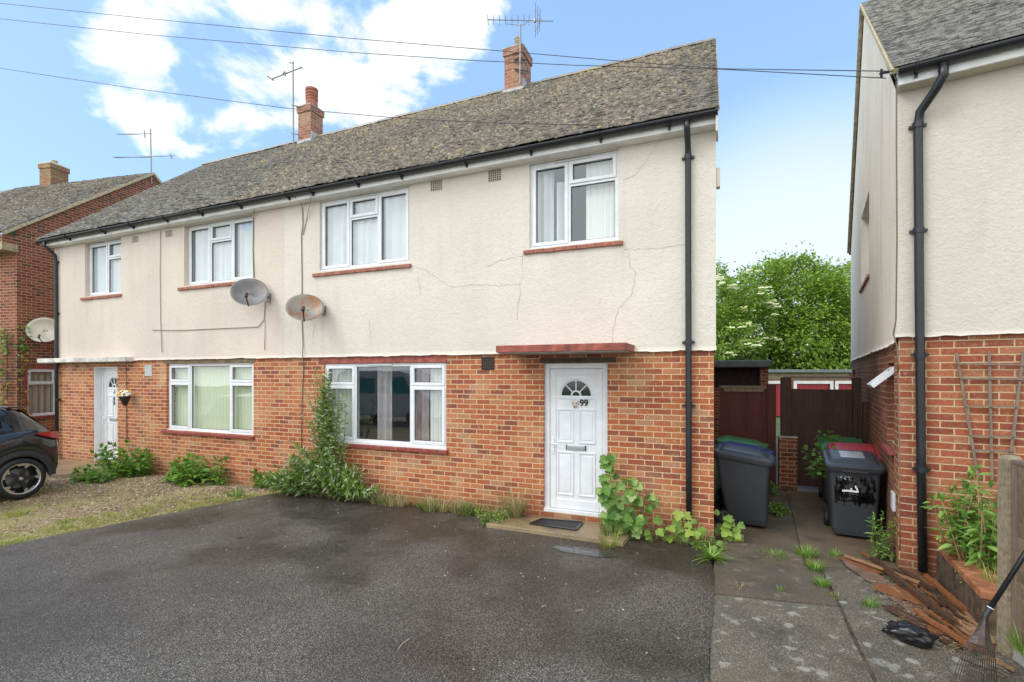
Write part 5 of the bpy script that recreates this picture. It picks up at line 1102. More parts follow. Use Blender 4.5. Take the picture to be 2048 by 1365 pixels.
# ================================================================== car
def car():
    W = .895; xs = -10.6 - W
    t = thing('parked_car', 'black coupe like hatchback car, only its rear end inside the frame at the left', 'car', (xs, -1.74, GZ), 0)
    rear, front = .564, 3.16; zc = .345; RA = .395
    paint = NT('wet_black_car_paint').set(Base_Color=(.014, .015, .018), Roughness=.16, Metallic=.2, Coat_Weight=1.0, Coat_Roughness=.04).m
    clad = sm('black_wheelarch_plastic', (.02, .02, .022), .5); glass = NT('tinted_car_glass').set(Base_Color=(.012, .014, .015), Roughness=.03, Specular_IOR_Level=.8).m
    key = [(0, .73, .56, .88), (.02, .80, .44, .95), (.06, .84, .36, 1.03), (.15, .868, .30, 1.10), (.3, .882, .34, 1.13), (.55, .888, .30, 1.12), (1.0, .89, .26, 1.08), (1.9, .892, .25, 1.04), (2.9, .89, .25, 1.0), (3.2, .885, .27, .98), (3.6, .865, .28, .93), (3.95, .80, .28, .84), (4.12, .70, .30, .76), (4.2, .58, .36, .68)]
    def at(s):
        for i in range(len(key) - 1):
            if key[i][0] <= s <= key[i + 1][0]:
                f = (s - key[i][0]) / (key[i + 1][0] - key[i][0]); return [key[i][k] + (key[i + 1][k] - key[i][k]) * f for k in (1, 2, 3)]
    st = sorted({k[0] for k in key} | {round(c - RA + i * RA / 8, 4) for c in (rear, front) for i in range(17)} | {1.3, 1.6, 2.2, 2.5}); st = [s for s in st if 0 <= s <= 4.2]
    half = {1: [], -1: []}; rings = []
    for s in st:
        w, zb, zt = at(s); zz = zb
        for c in (rear, front):
            if abs(s - c) < RA: zz = max(zb, zc + math.sqrt(RA * RA - (s - c) ** 2))
        h = [(w * .93, zz), (w * .985, zz + (zt - zz) * .12), (w, zz + (zt - zz) * .38), (w * .99, zz + (zt - zz) * .62), (w * .965, zz + (zt - zz) * .86), (w * .90, zt), (w * .6, zt + .03)]
        rings.append([(x, -s, z) for x, z in h] + [(0, -s, zt + .04)] + [(-x, -s, z) for x, z in reversed(h)])
    m = MB(); m.loft(rings, closed=False); m.add(rings[0], [tuple(range(len(rings[0])))]); m.add(rings[-1], [tuple(reversed(range(len(rings[0]))))])
    m.build('body', paint, t, smooth=True)
    # greenhouse
    gh = [(.10, .70, 1.10, .66, 1.11), (.28, .79, 1.12, .62, 1.28), (.46, .80, 1.12, .60, 1.46), (.56, .80, 1.12, .60, 1.505), (.85, .80, 1.10, .60, 1.53), (1.5, .81, 1.06, .61, 1.56), (2.1, .81, 1.04, .60, 1.54), (2.5, .80, 1.03, .62, 1.40), (3.05, .76, 1.0, .72, 1.02)]
    rg = [[(wb, -s, zb), (wt + (wb - wt) * .35, -s, zb + (zt - zb) * .65), (wt, -s, zb + (zt - zb) * .94), (wt * .8, -s, zt), (0, -s, zt + .02), (-wt * .8, -s, zt), (-wt, -s, zb + (zt - zb) * .94), (-wt - (wb - wt) * .35, -s, zb + (zt - zb) * .65), (-wb, -s, zb)] for s, wb, zb, wt, zt in gh]
    m = MB(); m.loft(rg, closed=False); m.build('cabin', paint, t, smooth=True)
    def gpt(s, f, o=.006):
        for i in range(len(gh) - 1):
            if gh[i][0] <= s <= gh[i + 1][0]:
                q = (s - gh[i][0]) / (gh[i + 1][0] - gh[i][0]); wb, zb, wt, zt = [gh[i][k] + (gh[i + 1][k] - gh[i][k]) * q for k in (1, 2, 3, 4)]; return Vector((wb + (wt - wb) * f + o, -s, zb + (zt - zb) * f * .98))
    for sx in (1, -1):
        m = MB(); pr = None
        for i in range(17):
            s = .62 + (2.75 - .62) * i / 16; top = .86 if s > .95 else .25 + .61 * max(0, (s - .62) / .33); top = min(top, .86); lo, hi = gpt(s, .10), gpt(s, top)
            if sx < 0: lo.x *= -1; hi.x *= -1
            if pr: m.quad(pr[0], lo, hi, pr[1])
            pr = (lo, hi)
        m.build('side_window', glass, t)
    m = MB(); m.quad((-.58, -.14, 1.155), (.58, -.14, 1.155), (.52, -.44, 1.462), (-.52, -.44, 1.462)); m.T = Matrix.Translation((0, .012, .012)); m.build('rear_window', glass, t)
    m = MB(); m.quad((-.66, -3.0, 1.07), (.66, -3.0, 1.07), (.52, -2.45, 1.45), (-.52, -2.45, 1.45)); m.T = Matrix.Translation((0, -.012, .012)); m.build('windscreen', glass, t)
    m = MB(); m.loft([[(-.60, -.62, 1.515), (.60, -.62, 1.515), (.60, -.62, 1.54), (-.60, -.62, 1.54)], [(-.56, -.37, 1.50), (.56, -.37, 1.50), (.56, -.37, 1.515), (-.56, -.37, 1.515)]]); m.build('spoiler', paint, t, bevel=.006)
    # wheel arch cladding, both sides
    for sx in (1, -1):
        m = MB()
        for c in (rear, front):
            rg = []
            for i in range(21):
                a = math.pi * i / 20; rg.append([(sx * (x), -(c) + rr * math.cos(a), zc + rr * math.sin(a)) for x, rr in ((.84, RA - .03), (W - .004, RA - .03), (W + .006, RA + .0), (W - .006, RA + .07))])
            m.loft(rg, closed=False)
        m.box(sx * (W - .03) - .02, sx * (W - .03) + .02, -(front - RA), -(rear + RA), .22, .33); m.build('arch_cladding', clad, t, smooth=False)
    m = MB(); m.loft([[(-.55, .015, .40), (.55, .015, .40), (.55, .015, .62), (-.55, .015, .62)], [(-.86, -.26, .33), (.86, -.26, .33), (.875, -.26, .58), (-.875, -.26, .58)]]); m.build('rear_bumper', clad, t, bevel=.03)
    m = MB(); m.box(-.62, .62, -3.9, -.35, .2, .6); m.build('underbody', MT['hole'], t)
    red = NT('red_lamp_lens').set(Base_Color=(.32, .008, .012), Roughness=.12, Coat_Weight=.6).m
    for sx in (1, -1):
        m = MB(); pts = [(.885, -.40, 1.075), (.865, -.20, 1.09), (.83, -.075, 1.08), (.70, -.02, 1.06)]; low = [(.892, -.33, 1.04), (.878, -.19, .985), (.845, -.06, .945), (.72, -.005, .93)]
        pr = None
        for a, b in zip(pts, low):
            col = ((sx * (a[0] + .004), a[1] + .012, a[2]), (sx * (b[0] + .004), b[1] + .012, b[2]))
            if pr: m.quad(pr[0], pr[1], col[1], col[0])
            pr = col
        o = m.build('tail_light', red, t); s_ = o.modifiers.new('s', 'SOLIDIFY'); s_.thickness = .03; s_.offset = 0
    m = MB(); m.box(-.66, .66, -.03, .0, 1.0, 1.05); m.build('light_bar', red, t, bevel=.008)
    alloy = sm('machined_alloy', (.62, .60, .57), .28, .85); dark = sm('dark_wheel_paint', (.018, .018, .02), .35)
    for sx in (1, -1):
        for c in (rear, front):
            M = Matrix.Translation((sx * (W - .105), -c, zc)) @ Matrix.Rotation(rad(90) * sx, 4, 'Y')
            m = MB(M); m.lathe([(.25, -.10), (.30, -.105), (.335, -.085), (.345, -.04), (.345, .04), (.338, .075), (.315, .10), (.275, .108), (.252, .10), (.245, .06)], 48, cap=False); wo = m.build('tyre', MT['rubber'], t, smooth=True)
            m = MB(M); m.lathe([(.251, -.09), (.251, .06), (.245, .10), (.238, .10), (.232, .05), (.232, -.05), (.05, -.05), (.0, -.05)], 48, cap=False); m.build('rim', dark, wo)
            m = MB(M); m.lathe([(.236, .098), (.253, .104), (.255, .098), (.238, .09)], 48, cap=False)
            for k in range(5):
                R_ = Matrix.Rotation(2 * math.pi * k / 5 + .35, 4, 'Z')
                for poly in ([(.17, -.005), (.235, -.055), (.242, -.02), (.205, .015)], [(.215, .02), (.242, -.02), (.235, .055), (.205, .115), (.19, .10), (.21, .055)]):
                    v = [R_ @ Vector((x, y, z)) for z in (.085, .102) for x, y in poly]; n = len(poly); m.add(v, [tuple(reversed(range(n))), tuple(range(n, 2 * n))] + [(i, (i + 1) % n, n + (i + 1) % n, n + i) for i in range(n)])
            m.build('alloy_blade', alloy, wo)
            m = MB(M)
            for k in range(5):
                R_ = Matrix.Rotation(2 * math.pi * k / 5 + .35, 4, 'Z'); poly = [(.03, -.028), (.215, -.038), (.235, .0), (.20, .025), (.03, .024)]
                v = [R_ @ Vector((x, y, z)) for z, in ((.05,), (.088,)) for x, y in poly]; n = 5; m.add(v, [tuple(reversed(range(n))), tuple(range(n, 2 * n))] + [(i, (i + 1) % n, n + (i + 1) % n, n + i) for i in range(n)])
            m.lathe([(.06, .05), (.055, .09), (.0, .094)], 16, cap=False); m.build('spoke', dark, wo)
            m = MB(M); m.lathe([(.028, .093), (.024, .098), (0, .099)], 14); m.build('hub_cap', alloy, wo)
            m = MB(M); m.lathe([(.16, -.03), (.16, -.02), (.05, -.015)], 24); m.build('brake_disc', MT['metal_grey'], wo)
    return t
car()
# a white van parked across the street: it shows in the ground floor glass
def van():
    t = thing('parked_van', 'white van parked across the street, mirrored in the ground floor window', 'van', (-13.6, -11.6, GZ - .05), rad(0))
    white = sm('white_van_paint', (.85, .86, .86), .3); teal = NT('teal_tinted_glass').set(Base_Color=(.05, .42, .42), Roughness=.2).m
    prof = [(-2.4, .35), (-2.45, 1.0), (-2.3, 2.1), (-2.1, 2.3), (1.0, 2.32), (1.5, 2.15), (2.1, 1.35), (2.75, 1.1), (2.85, .75), (2.85, .35)]
    m = MB(); m.loft([[(x, y, z) for x, z in prof] for y in (-.95, .95)]); m.build('body', white, t, bevel=.08)
    m = MB(); m.quad((-1.9, .952, 1.3), (-.2, .952, 1.3), (-.2, .952, 2.0), (-1.9, .952, 2.0)); m.build('side_window', teal, t)
    m = MB(); m.quad((.1, .952, 1.3), (1.75, .952, 1.3), (1.35, .952, 2.0), (.1, .952, 2.0)); m.build('side_window', teal, t)
    for x in (-1.6, 1.8):
        for s in (-1, 1): m = MB(Matrix.Translation((x, s * .88, .33)) @ Matrix.Rotation(rad(90), 4, 'X')); m.lathe([(.0, -.1), (.33, -.1), (.35, -.06), (.35, .06), (.33, .1), (0, .1)], 24); m.build('wheel', MT['rubber'], t)
van()

# ================================================================== plants
def leaf(m, b, d, n, L, W, kind='ovate'):
    b = Vector(b); d = Vector(d).normalized(); s = d.cross(Vector(n))
    if s.length < 1e-4: s = d.orthogonal()
    s.normalize(); n = s.cross(d)
    if kind == 'maple':
        pts = [(0, 0), (-.06, .20), (.03, .40), (.17, .36), (.24, .52), (.44, .60), (.54, .48), (.56, .30), (.74, .33), (.88, .18), (1, 0)]
        out = [(x, y) for x, y in pts] + [(x, -y) for x, y in reversed(pts[1:-1])]
        c = b + d * L * .42 - n * L * .03; V = [b + d * L * x + s * W * y + n * (abs(y) * .18 - x * x * .22) * L for x, y in out]; k = len(V)
        m.add([c] + V, [(0, 1 + i, 1 + (i + 1) % k) for i in range(k)]); return
    if kind == 'round':
        k = 9; V = [b + d * L * (.5 - .5 * math.cos(2 * math.pi * i / k)) + s * W * .55 * math.sin(2 * math.pi * i / k) * (1.12 if i % 2 else .95) + n * L * .1 * abs(math.sin(2 * math.pi * i / k)) for i in range(k)]
        m.add([b + d * L * .45] + V, [(0, 1 + i, 1 + (i + 1) % k) for i in range(k)]); return
    prof = {'ovate': ((.22, .46), (.55, .36)), 'lance': ((.3, .5), (.68, .33)), 'small': ((.4, .5), (.7, .4))}[kind]
    p = [b] ; mid = lambda x: b + d * L * x - n * L * (.25 * x * x)
    l = [mid(x) + s * W * w + n * W * w * .35 for x, w in prof]; r = [mid(x) - s * W * w + n * W * w * .35 for x, w in prof]; t = mid(1)
    m.add([b, mid(prof[0][0]), mid(prof[1][0]), t] + l + r, [(0, 1, 4), (1, 2, 5, 4), (2, 3, 5), (0, 6, 1), (1, 6, 7, 2), (2, 7, 3)])
def blade(m, b, d, L, w, droop=.5, seg=4):
    b = Vector(b); d = Vector(d).normalized(); s = d.cross(Vector((0, 0, 1)))
    s = s.normalized() if s.length > .01 else Vector((1, 0, 0)); s = (s + Vector((U(-.3, .3), U(-.3, .3), 0))).normalized(); h = Vector((d.x, d.y, 0)); h = h.normalized() if h.length > .01 else Vector((1, 0, 0)); pr = None; base = len(m.v)
    for i in range(seg + 1):
        f = i / seg; p = b + d * L * f + (h * .35 - Vector((0, 0, 1)) * .6) * droop * L * f * f; ww = w * (1 - f) ** .7 * .5
        if i == seg: m.v.append(p)
        else: m.v += [p - s * ww, p + s * ww]
    for i in range(seg - 1): k = base + 2 * i; m.f.append((k, k + 1, k + 3, k + 2))
    k = base + 2 * (seg - 1); m.f.append((k, k + 1, k + 2))
def hemi(flat=.4): a = U(0, 6.283); z = U(flat, 1); r = math.sqrt(max(0, 1 - z * z)); return Vector((r * math.cos(a), r * math.sin(a), z))

MT['lf_nettle'] = leaf_mat('nettle_leaves', [(0, (.085, .19, .028)), (.5, (.17, .35, .045)), (1, (.30, .50, .09))])
MT['lf_silver'] = leaf_mat('silver_backed_leaves', [(0, (.085, .17, .022)), (.5, (.18, .31, .045)), (.72, (.27, .39, .09)), (.82, (.46, .53, .30)), (1, (.68, .70, .52))], .35)
MT['lf_vine'] = leaf_mat('lobed_leaves', [(0, (.08, .19, .03)), (.4, (.16, .31, .05)), (.8, (.30, .45, .12)), (1, (.42, .54, .20))])
MT['lf_lime'] = leaf_mat('lime_leaves', [(0, (.14, .26, .04)), (.6, (.26, .40, .06)), (1, (.38, .48, .09))])
MT['lf_shrub'] = leaf_mat('glossy_lance_leaves', [(0, (.09, .22, .035)), (.5, (.20, .39, .06)), (1, (.36, .55, .13))], .35, .28, .6)
MT['lf_tree'] = leaf_mat('tree_leaves', [(0, (.11, .20, .022)), (.5, (.26, .41, .045)), (.85, (.42, .58, .085)), (1, (.54, .68, .14))], .4)
MT['lf_elder'] = leaf_mat('elder_leaves', [(0, (.15, .27, .035)), (.5, (.28, .43, .06)), (1, (.42, .56, .11))], .4)
MT['lf_autumn'] = leaf_mat('autumn_leaves', [(0, (.07, .13, .025)), (.35, (.16, .17, .04)), (.6, (.38, .20, .04)), (1, (.5, .24, .05))], .3)
MT['grass'] = leaf_mat('green_grass', [(0, (.10, .22, .025)), (.5, (.21, .38, .05)), (1, (.36, .52, .11))], .3)
MT['dry_grass'] = leaf_mat('dry_grass', [(0, (.19, .24, .06)), (.35, (.34, .31, .12)), (.7, (.50, .40, .21)), (1, (.64, .54, .35))], .2)
MT['yard_grass'] = leaf_mat('yellow_green_grass', [(0, (.19, .27, .035)), (.5, (.36, .41, .07)), (1, (.52, .49, .14))], .3)
MT['stem'] = sm('green_brown_stem', (.12, .11, .05), .8); MT['stem_tan'] = sm('tan_stem', (.38, .25, .12), .7, var=.3); MT['bark'] = sm('tree_bark', (.07, .055, .04), .9, var=.4, bump=.5)

def bush(name, label, cat, loc, rx, ry, stems, hmin, hmax, mat, L, W, kind, per, lean=.35, group=None, stem_mat=None, pet=.03, stem_r=.004, hf=None, down=.25, z0=.06, parent=None):
    loc = Vector(loc); t = thing(name, label, cat, loc, 0, group); lm = MB(); smb = MB()
    for _ in range(stems):
        a = U(0, 6.283); q = math.sqrt(U(0, 1)); b = Vector((rx * q * math.cos(a), ry * q * math.sin(a), 0)); h = U(hmin, hmax) * (1 - .35 * q * q)
        if hf: h *= hf(b.x, b.y)
        tip = b + Vector((math.cos(a) * lean * q * h + U(-.12, .12) * h, (math.sin(a) * lean * q - .05) * h + U(-.1, .1) * h, h)); bend = Vector((U(-.1, .1), U(-.1, .05), 0)) * h
        P = [b + (tip - b) * f + bend * math.sin(f * 3.1416) for f in (0, .25, .5, .75, 1)]; smb.tube(P, [stem_r, stem_r * .9, stem_r * .8, stem_r * .6, stem_r * .4], 4, cap=False)
        for k in range(per):
            f = z0 + (1 - z0) * (k + U(0, .6)) / per; f = min(f, .999); i = min(3, int(f * 4)); p = P[i].lerp(P[i + 1], f * 4 - i); an = U(0, 6.283); d = Vector((math.cos(an), math.sin(an), U(-down, .55))); sc = U(.6, 1.1) * (1 - .25 * f)
            leaf(lm, p + d * pet * U(.3, 1), d, Vector((0, 0, 1)) + d * .4 + Vector((U(-.4, .4), U(-.5, .3), 0)), L * sc, W * sc, kind)
        d = (P[4] - P[3]).normalized()
        for k in range(3): leaf(lm, P[4], d + hemi(0) * .7, Vector((U(-1, 1), U(-1, 1), 1)), L * .6, W * .6, kind)
    smb.build('stem', stem_mat or MT['stem'], t, uv=False); lm.build('foliage', mat, t, uv=False); return t
def gl(px, py, z=GZ - .012): x, y = G(px, py, z); return (x, y, z)
ng = 'nettle clumps along the house wall'
x, y, z = gl(258, 950); bush('nettle_clump', 'tall nettle clump right beside the left front door', 'weed', (x, -.36, z), .52, .28, 46, .30, .72, MT['lf_nettle'], .18, .11, 'ovate', 12, group=ng, hf=lambda a, b: 1.0 if a < .1 else .8)
x, y, z = gl(182, 965); bush('nettle_clump', 'low nettle clump at the edge of the left doorstep', 'weed', (x, y + .05, z), .38, .2, 28, .14, .30, MT['lf_nettle'], .14, .085, 'ovate', 8, group=ng)
x, y, z = gl(392, 965); bush('nettle_clump', 'broad nettle clump under the window with green blinds', 'weed', (x, -.32, z), .60, .25, 48, .22, .62, MT['lf_nettle'], .18, .11, 'ovate', 11, group=ng, hf=lambda a, b: .65 + .5 * max(0, min(1, (a + .45))))
x, y, z = gl(462, 968); bush('nettle_clump', 'tiny nettle tuft alone at the wall between the wide clump and the silvery shrub', 'weed', (x, -.18, z), .13, .08, 7, .12, .22, MT['lf_nettle'], .10, .06, 'ovate', 5, group=ng)
x, y, z = gl(540, 978); bush('nettle_clump', 'nettle clump touching the left foot of the silvery shrub', 'weed', (x + .05, y + .12, z), .42, .2, 34, .18, .40, MT['lf_nettle'], .15, .09, 'ovate', 9, group=ng)
x, y, z = gl(470, 995); bush('weed_tuft', 'low green weed on the yard edge beside the driveway corner', 'weed', (x, y, z), .22, .12, 12, .05, .13, MT['lf_nettle'], .08, .045, 'ovate', 4)
# silvery shrub
t = thing('silver_shrub', 'tall straggly shrub with silvery leaves growing against the wall and window', 'shrub', (-6.02, -.25, GZ)); lm = MB(); smb = MB()
def arch(b, tip, per, L, W):
    mid = b.lerp(tip, .55) + Vector((U(-.06, .06), U(-.06, .02), .10 * (tip - b).length)); P = [b, b.lerp(mid, .5) + Vector((0, 0, .03)), mid, mid.lerp(tip, .55) + Vector((0, 0, .02)), tip]; smb.tube(P, [.008, .007, .006, .004, .002], 4, cap=False)
    for k in range(per):
        f = .12 + .88 * k / per; i = min(3, int(f * 4)); p = P[i].lerp(P[i + 1], f * 4 - i); ax_ = (P[i + 1] - P[i]).normalized()
        for sgn in (1, -1):
            d = (ax_.cross(Vector((math.cos(k * 1.57), math.sin(k * 1.57), .2))) * sgn + ax_ * .7 + Vector((U(-.3, .3), U(-.4, .2), U(-.35, .2)))).normalized(); sc = U(.65, 1.15) * (1 - .3 * f); leaf(lm, p, d, Vector((U(-.8, .8), U(-1, .3), U(-.2, 1))), L * sc, W * sc, 'lance')
for _ in range(135):
    x = U(-1.05, .98); h = (.86 - .58 * (abs(x + .02) / 1.0) ** 1.5) * U(.4, 1.12); b = Vector((x * .6, U(-.02, .15), 0)); arch(b, Vector((x + U(-.1, .1), U(-.38, .12), max(.1, h))), 17, .135, .038)
for _ in range(11):
    x = RND.gauss(-.02, .24); h = U(.85, 1.65); arch(Vector((x * .35, .08, .1)), Vector((x, U(-.15, .12), h)), 22, .12, .034)
for _ in range(30):
    x = RND.gauss(-.04, .13); h = U(1.2, 2.3); b = Vector((x * .3, .1, .1)); arch(b, Vector((x + (h - 1.5) * .02, U(-.05, .16), h)), 24, .125, .032)
for q in (((-.5, -.0, 1.85)), ((-.42, .05, 1.6)), ((-.55, 0, 1.4)), ((-.38, 0, 1.25)), ((.25, -.02, 1.55)), ((.30, 0, 1.3)), ((.34, -.05, 1.1)), ((-.35, 0, 1.05)), ((-.85, 0, .95)), ((-.65, -.05, .9)), ((.5, -.05, .95))):
    arch(Vector((q[0] * .4, .1, q[2] * .45)), Vector(q), 16, .10, .022)
smb.build('branch', MT['stem'], t, uv=False); lm.build('foliage', MT['lf_silver'], t, uv=False)
# grass along the foot of the wall
def grass(name, label, spots, n, h0, h1, mat, w=.006, kind='stuff', spread=.06, droop=.5, cat='grass', group=None, single=False):
    o = Vector(spots[0]) if single else Vector((0, 0, 0)); m = MB()
    for _ in range(n):
        s = RND.choice(spots); a = U(0, 6.283); q = spread * math.sqrt(U(0, 1)); d = Vector((math.cos(a) * U(.1, .9), math.sin(a) * U(.1, .9), 1)); blade(m, Vector((s[0] + q * math.cos(a), s[1] + q * math.sin(a), s[2])) - o, d, U(h0, h1), w * U(.6, 1.3), U(.1, droop))
    return tag(m.build(name, mat, uv=False, loc=o), label, cat, group, None if single else kind)
sp = []
for _ in range(17):
    cx_ = U(-5.25, -3.0); k_ = RND.randint(1, 9); sp += [(cx_ + RND.gauss(0, .09), U(-.24, -.05), GZ) for _ in range(k_)]
grass('dry_grass', 'straggly dry grass along the foot of the wall under the ground floor window', sp, 1000, .06, .34, MT['dry_grass'], .011, spread=.07)
grass('wall_grass', 'short green grass mixed into the dry stalks along the wall foot', [s for s in sp if noise.noise(Vector((s[0] * 2, 0, 0))) > -.0], 560, .04, .22, MT['grass'], .015, spread=.06)
m = MB()
for _ in range(46): x = U(-5.2, -3.0); blade(m, (x, U(-.12, -.04), GZ), (U(-.2, .35), U(-.25, 0), 1), U(.3, .62), .0035, .25)
tag(m.build('dry_stalks', MT['dry_grass'], uv=False), 'tall thin dry grass stalks in front of the brickwork under the window', 'grass', kind='stuff')
x, y = -2.62, -.14
grass('grass_clump', 'tall yellowing arched grass clump left of the white door', [(x + .0, y, GZ)], 240, .32, .72, MT['dry_grass'], .011, spread=.05, droop=.35, single=True, group='grass tufts')
bush('leafy_weed', 'feathery green weed at the left corner of the doorstep marked by the mat', 'weed', (-2.82, -.40, GZ), .20, .16, 30, .10, .34, MT['grass'], .055, .02, 'lance', 14, lean=.6, pet=.01)
# lobed vine right of the door, mallow by the pipe
def vine(name, label, pts, L, mat, kind, loc, n_extra=0, cat='plant', r=.006):
    t = thing(name, label, cat, loc); o = Vector(loc); lm = MB(); smb = MB()
    for P, per, sz in pts:
        P = [Vector(p) - o for p in P]; smb.tube(P, r, 5, cap=False)
        for k in range(per):
            f = (k + .6) / per * (len(P) - 1); i = min(len(P) - 2, int(f)); p = P[i].lerp(P[i + 1], f - i); d = Vector((U(-1, 1), U(-1.1, -.15), U(-.6, .35))).normalized(); st = p + d * U(.03, .09); smb.tube([p, st], .0025, 4, cap=False); s_ = sz * U(.65, 1.15); leaf(lm, st, d + Vector((0, 0, -.35)), Vector((U(-.4, .4), -1, U(.3, 1.2))), L * s_, L * s_ * .95, kind)
    smb.build('stem', MT['stem'], t, uv=False); lm.build('foliage', mat, t, uv=False); return t
vine('lobed_vine', 'climbing plant with large lobed pale green leaves at the right edge of the white door',
     [([(-1.05, -.12, GZ), (-1.15, -.16, .25), (-1.25, -.2, .55), (-1.30, -.2, .80), (-1.28, -.18, .92)], 34, 1), ([(-1.0, -.12, GZ), (-1.05, -.25, .2), (-1.2, -.4, .4), (-1.32, -.45, .55)], 28, 1.1), ([(-1.0, -.1, GZ), (-.95, -.2, .2), (-.95, -.25, .45), (-1.0, -.2, .62)], 30, 1), ([(-1.0, -.1, GZ), (-.85, -.15, .2), (-.80, -.15, .42), (-.68, -.12, .34)], 15, .8), ([(-1.0, -.15, GZ), (-1.15, -.35, .1), (-1.2, -.5, .2)], 15, 1.1), ([(-1.0, -.2, GZ), (-.95, -.35, .08), (-.9, -.4, .2)], 22, .9)], .125, MT['lf_vine'], 'maple', (-1.05, -.15, GZ))
grass('grass_tuft', 'seeding pale grass tuft over the right corner of the doorstep', [(-1.16, -.72, GZ)], 110, .12, .34, MT['yard_grass'], .006, spread=.10, droop=.8, single=True, group='grass tufts')
bush('leafy_weed', 'small yellow green bushy weed against the lower right of the white door', 'weed', (-1.22, -.42, GZ + .05), .13, .1, 26, .12, .36, MT['lf_lime'], .03, .014, 'small', 16, lean=.5, pet=.01)
grass('dry_grass', 'tangle of dry stalks between the lobed vine and the downpipe', [(U(-.85, -.05), U(-.34, -.1), GZ) for _ in range(18)], 260, .10, .30, MT['dry_grass'], .005, spread=.08, droop=1.0)
vine('mallow_plant', 'low mallow with rounded lime leaves at the foot of the long black downpipe', [([(-.50, -.15, GZ), (-.55, -.2, .0), (-.55, -.25, .12)], 7, 1.1), ([(-.35, -.15, GZ), (-.35, -.2, .1), (-.38, -.18, .30)], 8, 1), ([(-.3, -.15, GZ), (-.2, -.25, .05), (-.15, -.25, .20)], 7, 1), ([(-.6, -.15, GZ), (-.7, -.3, -.05), (-.72, -.32, .05)], 6, .8), ([(-.3, -.2, GZ), (-.1, -.3, -.08), (.02, -.3, .0)], 6, .7)], .115, MT['lf_lime'], 'maple', (-.42, -.2, GZ))
vine('lobed_weed', 'small lobed leaf plant at the corner beside the charcoal bin wheel', [([(.12, .25, GZ), (.12, .2, .05), (.10, .15, .2)], 12, .8), ([(.15, .25, GZ), (.2, .15, .0), (.22, .1, .1)], 10, .9)], .14, MT['lf_lime'], 'maple', (.13, .22, GZ))
bush('leafy_weed', 'dark leafy weed in front of the brick corner below the downpipe', 'weed', (-.08, -.33, GZ), .22, .09, 22, .05, .16, MT['lf_nettle'], .06, .03, 'ovate', 6)
# long leaved rosette where drive meets wall corner
x, y = G(1425, 1118); m = MB()
for _ in range(44): a = U(0, 6.283); d = Vector((math.cos(a), math.sin(a), U(.25, 1.6))); blade(m, (U(-.03, .03), U(-.03, .03), 0), d, U(.16, .30), .026, .55, 5)
tag(m.build('dandelion_rosette', MT['grass'], uv=False, loc=(x, y, GZ)), 'bright green rosette of long leaves at the corner where asphalt meets concrete', 'weed')
tg = 'grass tufts'
for (px, py), n, h, sprd, lab in (((1612, 1112), 170, .17, .10, 'largest grass tuft in the joint between path and concrete drive'), ((1632, 1140), 130, .15, .07, 'grass tuft in the long joint just nearer than the largest tuft'), ((1643, 1172), 110, .13, .06, 'third grass tuft down the long concrete joint'), ((1668, 1112), 70, .11, .07, 'grass tuft in the joint close to the tip of the timber pile'), ((1548, 1112), 120, .09, .16, 'low spread of grass along the joint in front of the charcoal bin'), ((1740, 1212), 90, .11, .06, 'pale grass tuft at the near edge of the timber pile'), ((1560, 1182), 26, .06, .03, 'tiny green sprout alone on the concrete drive'), ((1478, 1178), 16, .12, .03, 'dry wispy sprout alone near the asphalt edge of the concrete'), ((1672, 1195), 40, .05, .09, 'flat yellowish weeds low in the concrete joint'), ((35, 1030), 130, .14, .16, 'wide grass tuft on the yard in front of the car wheel'), ((130, 1045), 80, .09, .10, 'grass tuft on the yard halfway between car and driveway'), ((285, 1035), 40, .06, .08, 'small tuft of grass at the driveway edge')):
    grass('grass_tuft', lab, [gl(px, py)], n, h * .5, h, MT['dry_grass'] if 'dry' in lab else (MT['yard_grass'] if 'yard' in lab or 'yellow' in lab else MT['grass']), .007, spread=sprd, droop=.6, single=True, group=tg)
def edge_pt():
    while True:
        y = U(-4.2, -.5); xe = -7.9 + (y + 3.5) * .245 if y > -3.5 else -7.9; r = abs(RND.gauss(0, .42)); x = xe - r - .02
        if U(0, 1) < .5 + .9 * noise.noise(Vector((x * 1.1, y * 1.1, 7))): return (x, y, GZ - .012)
grass('yard_grass', 'short yellow green grass fringing the yard along the driveway edge', [edge_pt() for _ in range(420)], 7500, .025, .075, MT['yard_grass'], .005, spread=.07, droop=.7)
grass('yard_grass', 'sparse grass seedlings scattered over the gravelly yard', [(U(-12, -8), -.3 - abs(RND.gauss(0, 1.3)), GZ - .012) for _ in range(140)], 2600, .02, .06, MT['yard_grass'], .005, spread=.09, droop=.7)
# passage weeds
wg = 'leafy weeds in the passage'
for (px, py), rx, ry, n, h, lab in (((1530, 985), .16, .3, 26, .20, 'leafy weed strip along the path edge behind the charcoal bin'), ((1560, 1025), .12, .25, 24, .16, 'leafy weed in the path crack beside the charcoal bin'), ((1612, 965), .30, .14, 36, .34, 'bushy weed at the foot of the brown gate'), ((1665, 968), .28, .12, 26, .24, 'weed clump under the gate behind the bin with the white mark')):
    x, y = G(px, py); bush('leafy_weed', lab, 'weed', (x, y, GZ - .012), rx, ry, n, h * .4, h, MT['lf_nettle'], .075, .045, 'ovate', 7, group=wg)
p = CW(1645, 905, 7.6); bush('ivy_sprig', 'round leaved climber spilling over the left side of the bins by the neighbour wall', 'plant', (p.x, p.y, .35), .16, .2, 16, .35, .62, MT['lf_vine'], .10, .09, 'round', 8, lean=.2)
p = CW(1672, 870, 8.2); bush('ivy_sprig', 'dark leafy sprig standing above the green bin lid by the gate', 'plant', (p.x, p.y, .72), .16, .12, 12, .15, .35, MT['lf_nettle'], .10, .07, 'ovate', 7, lean=.5)
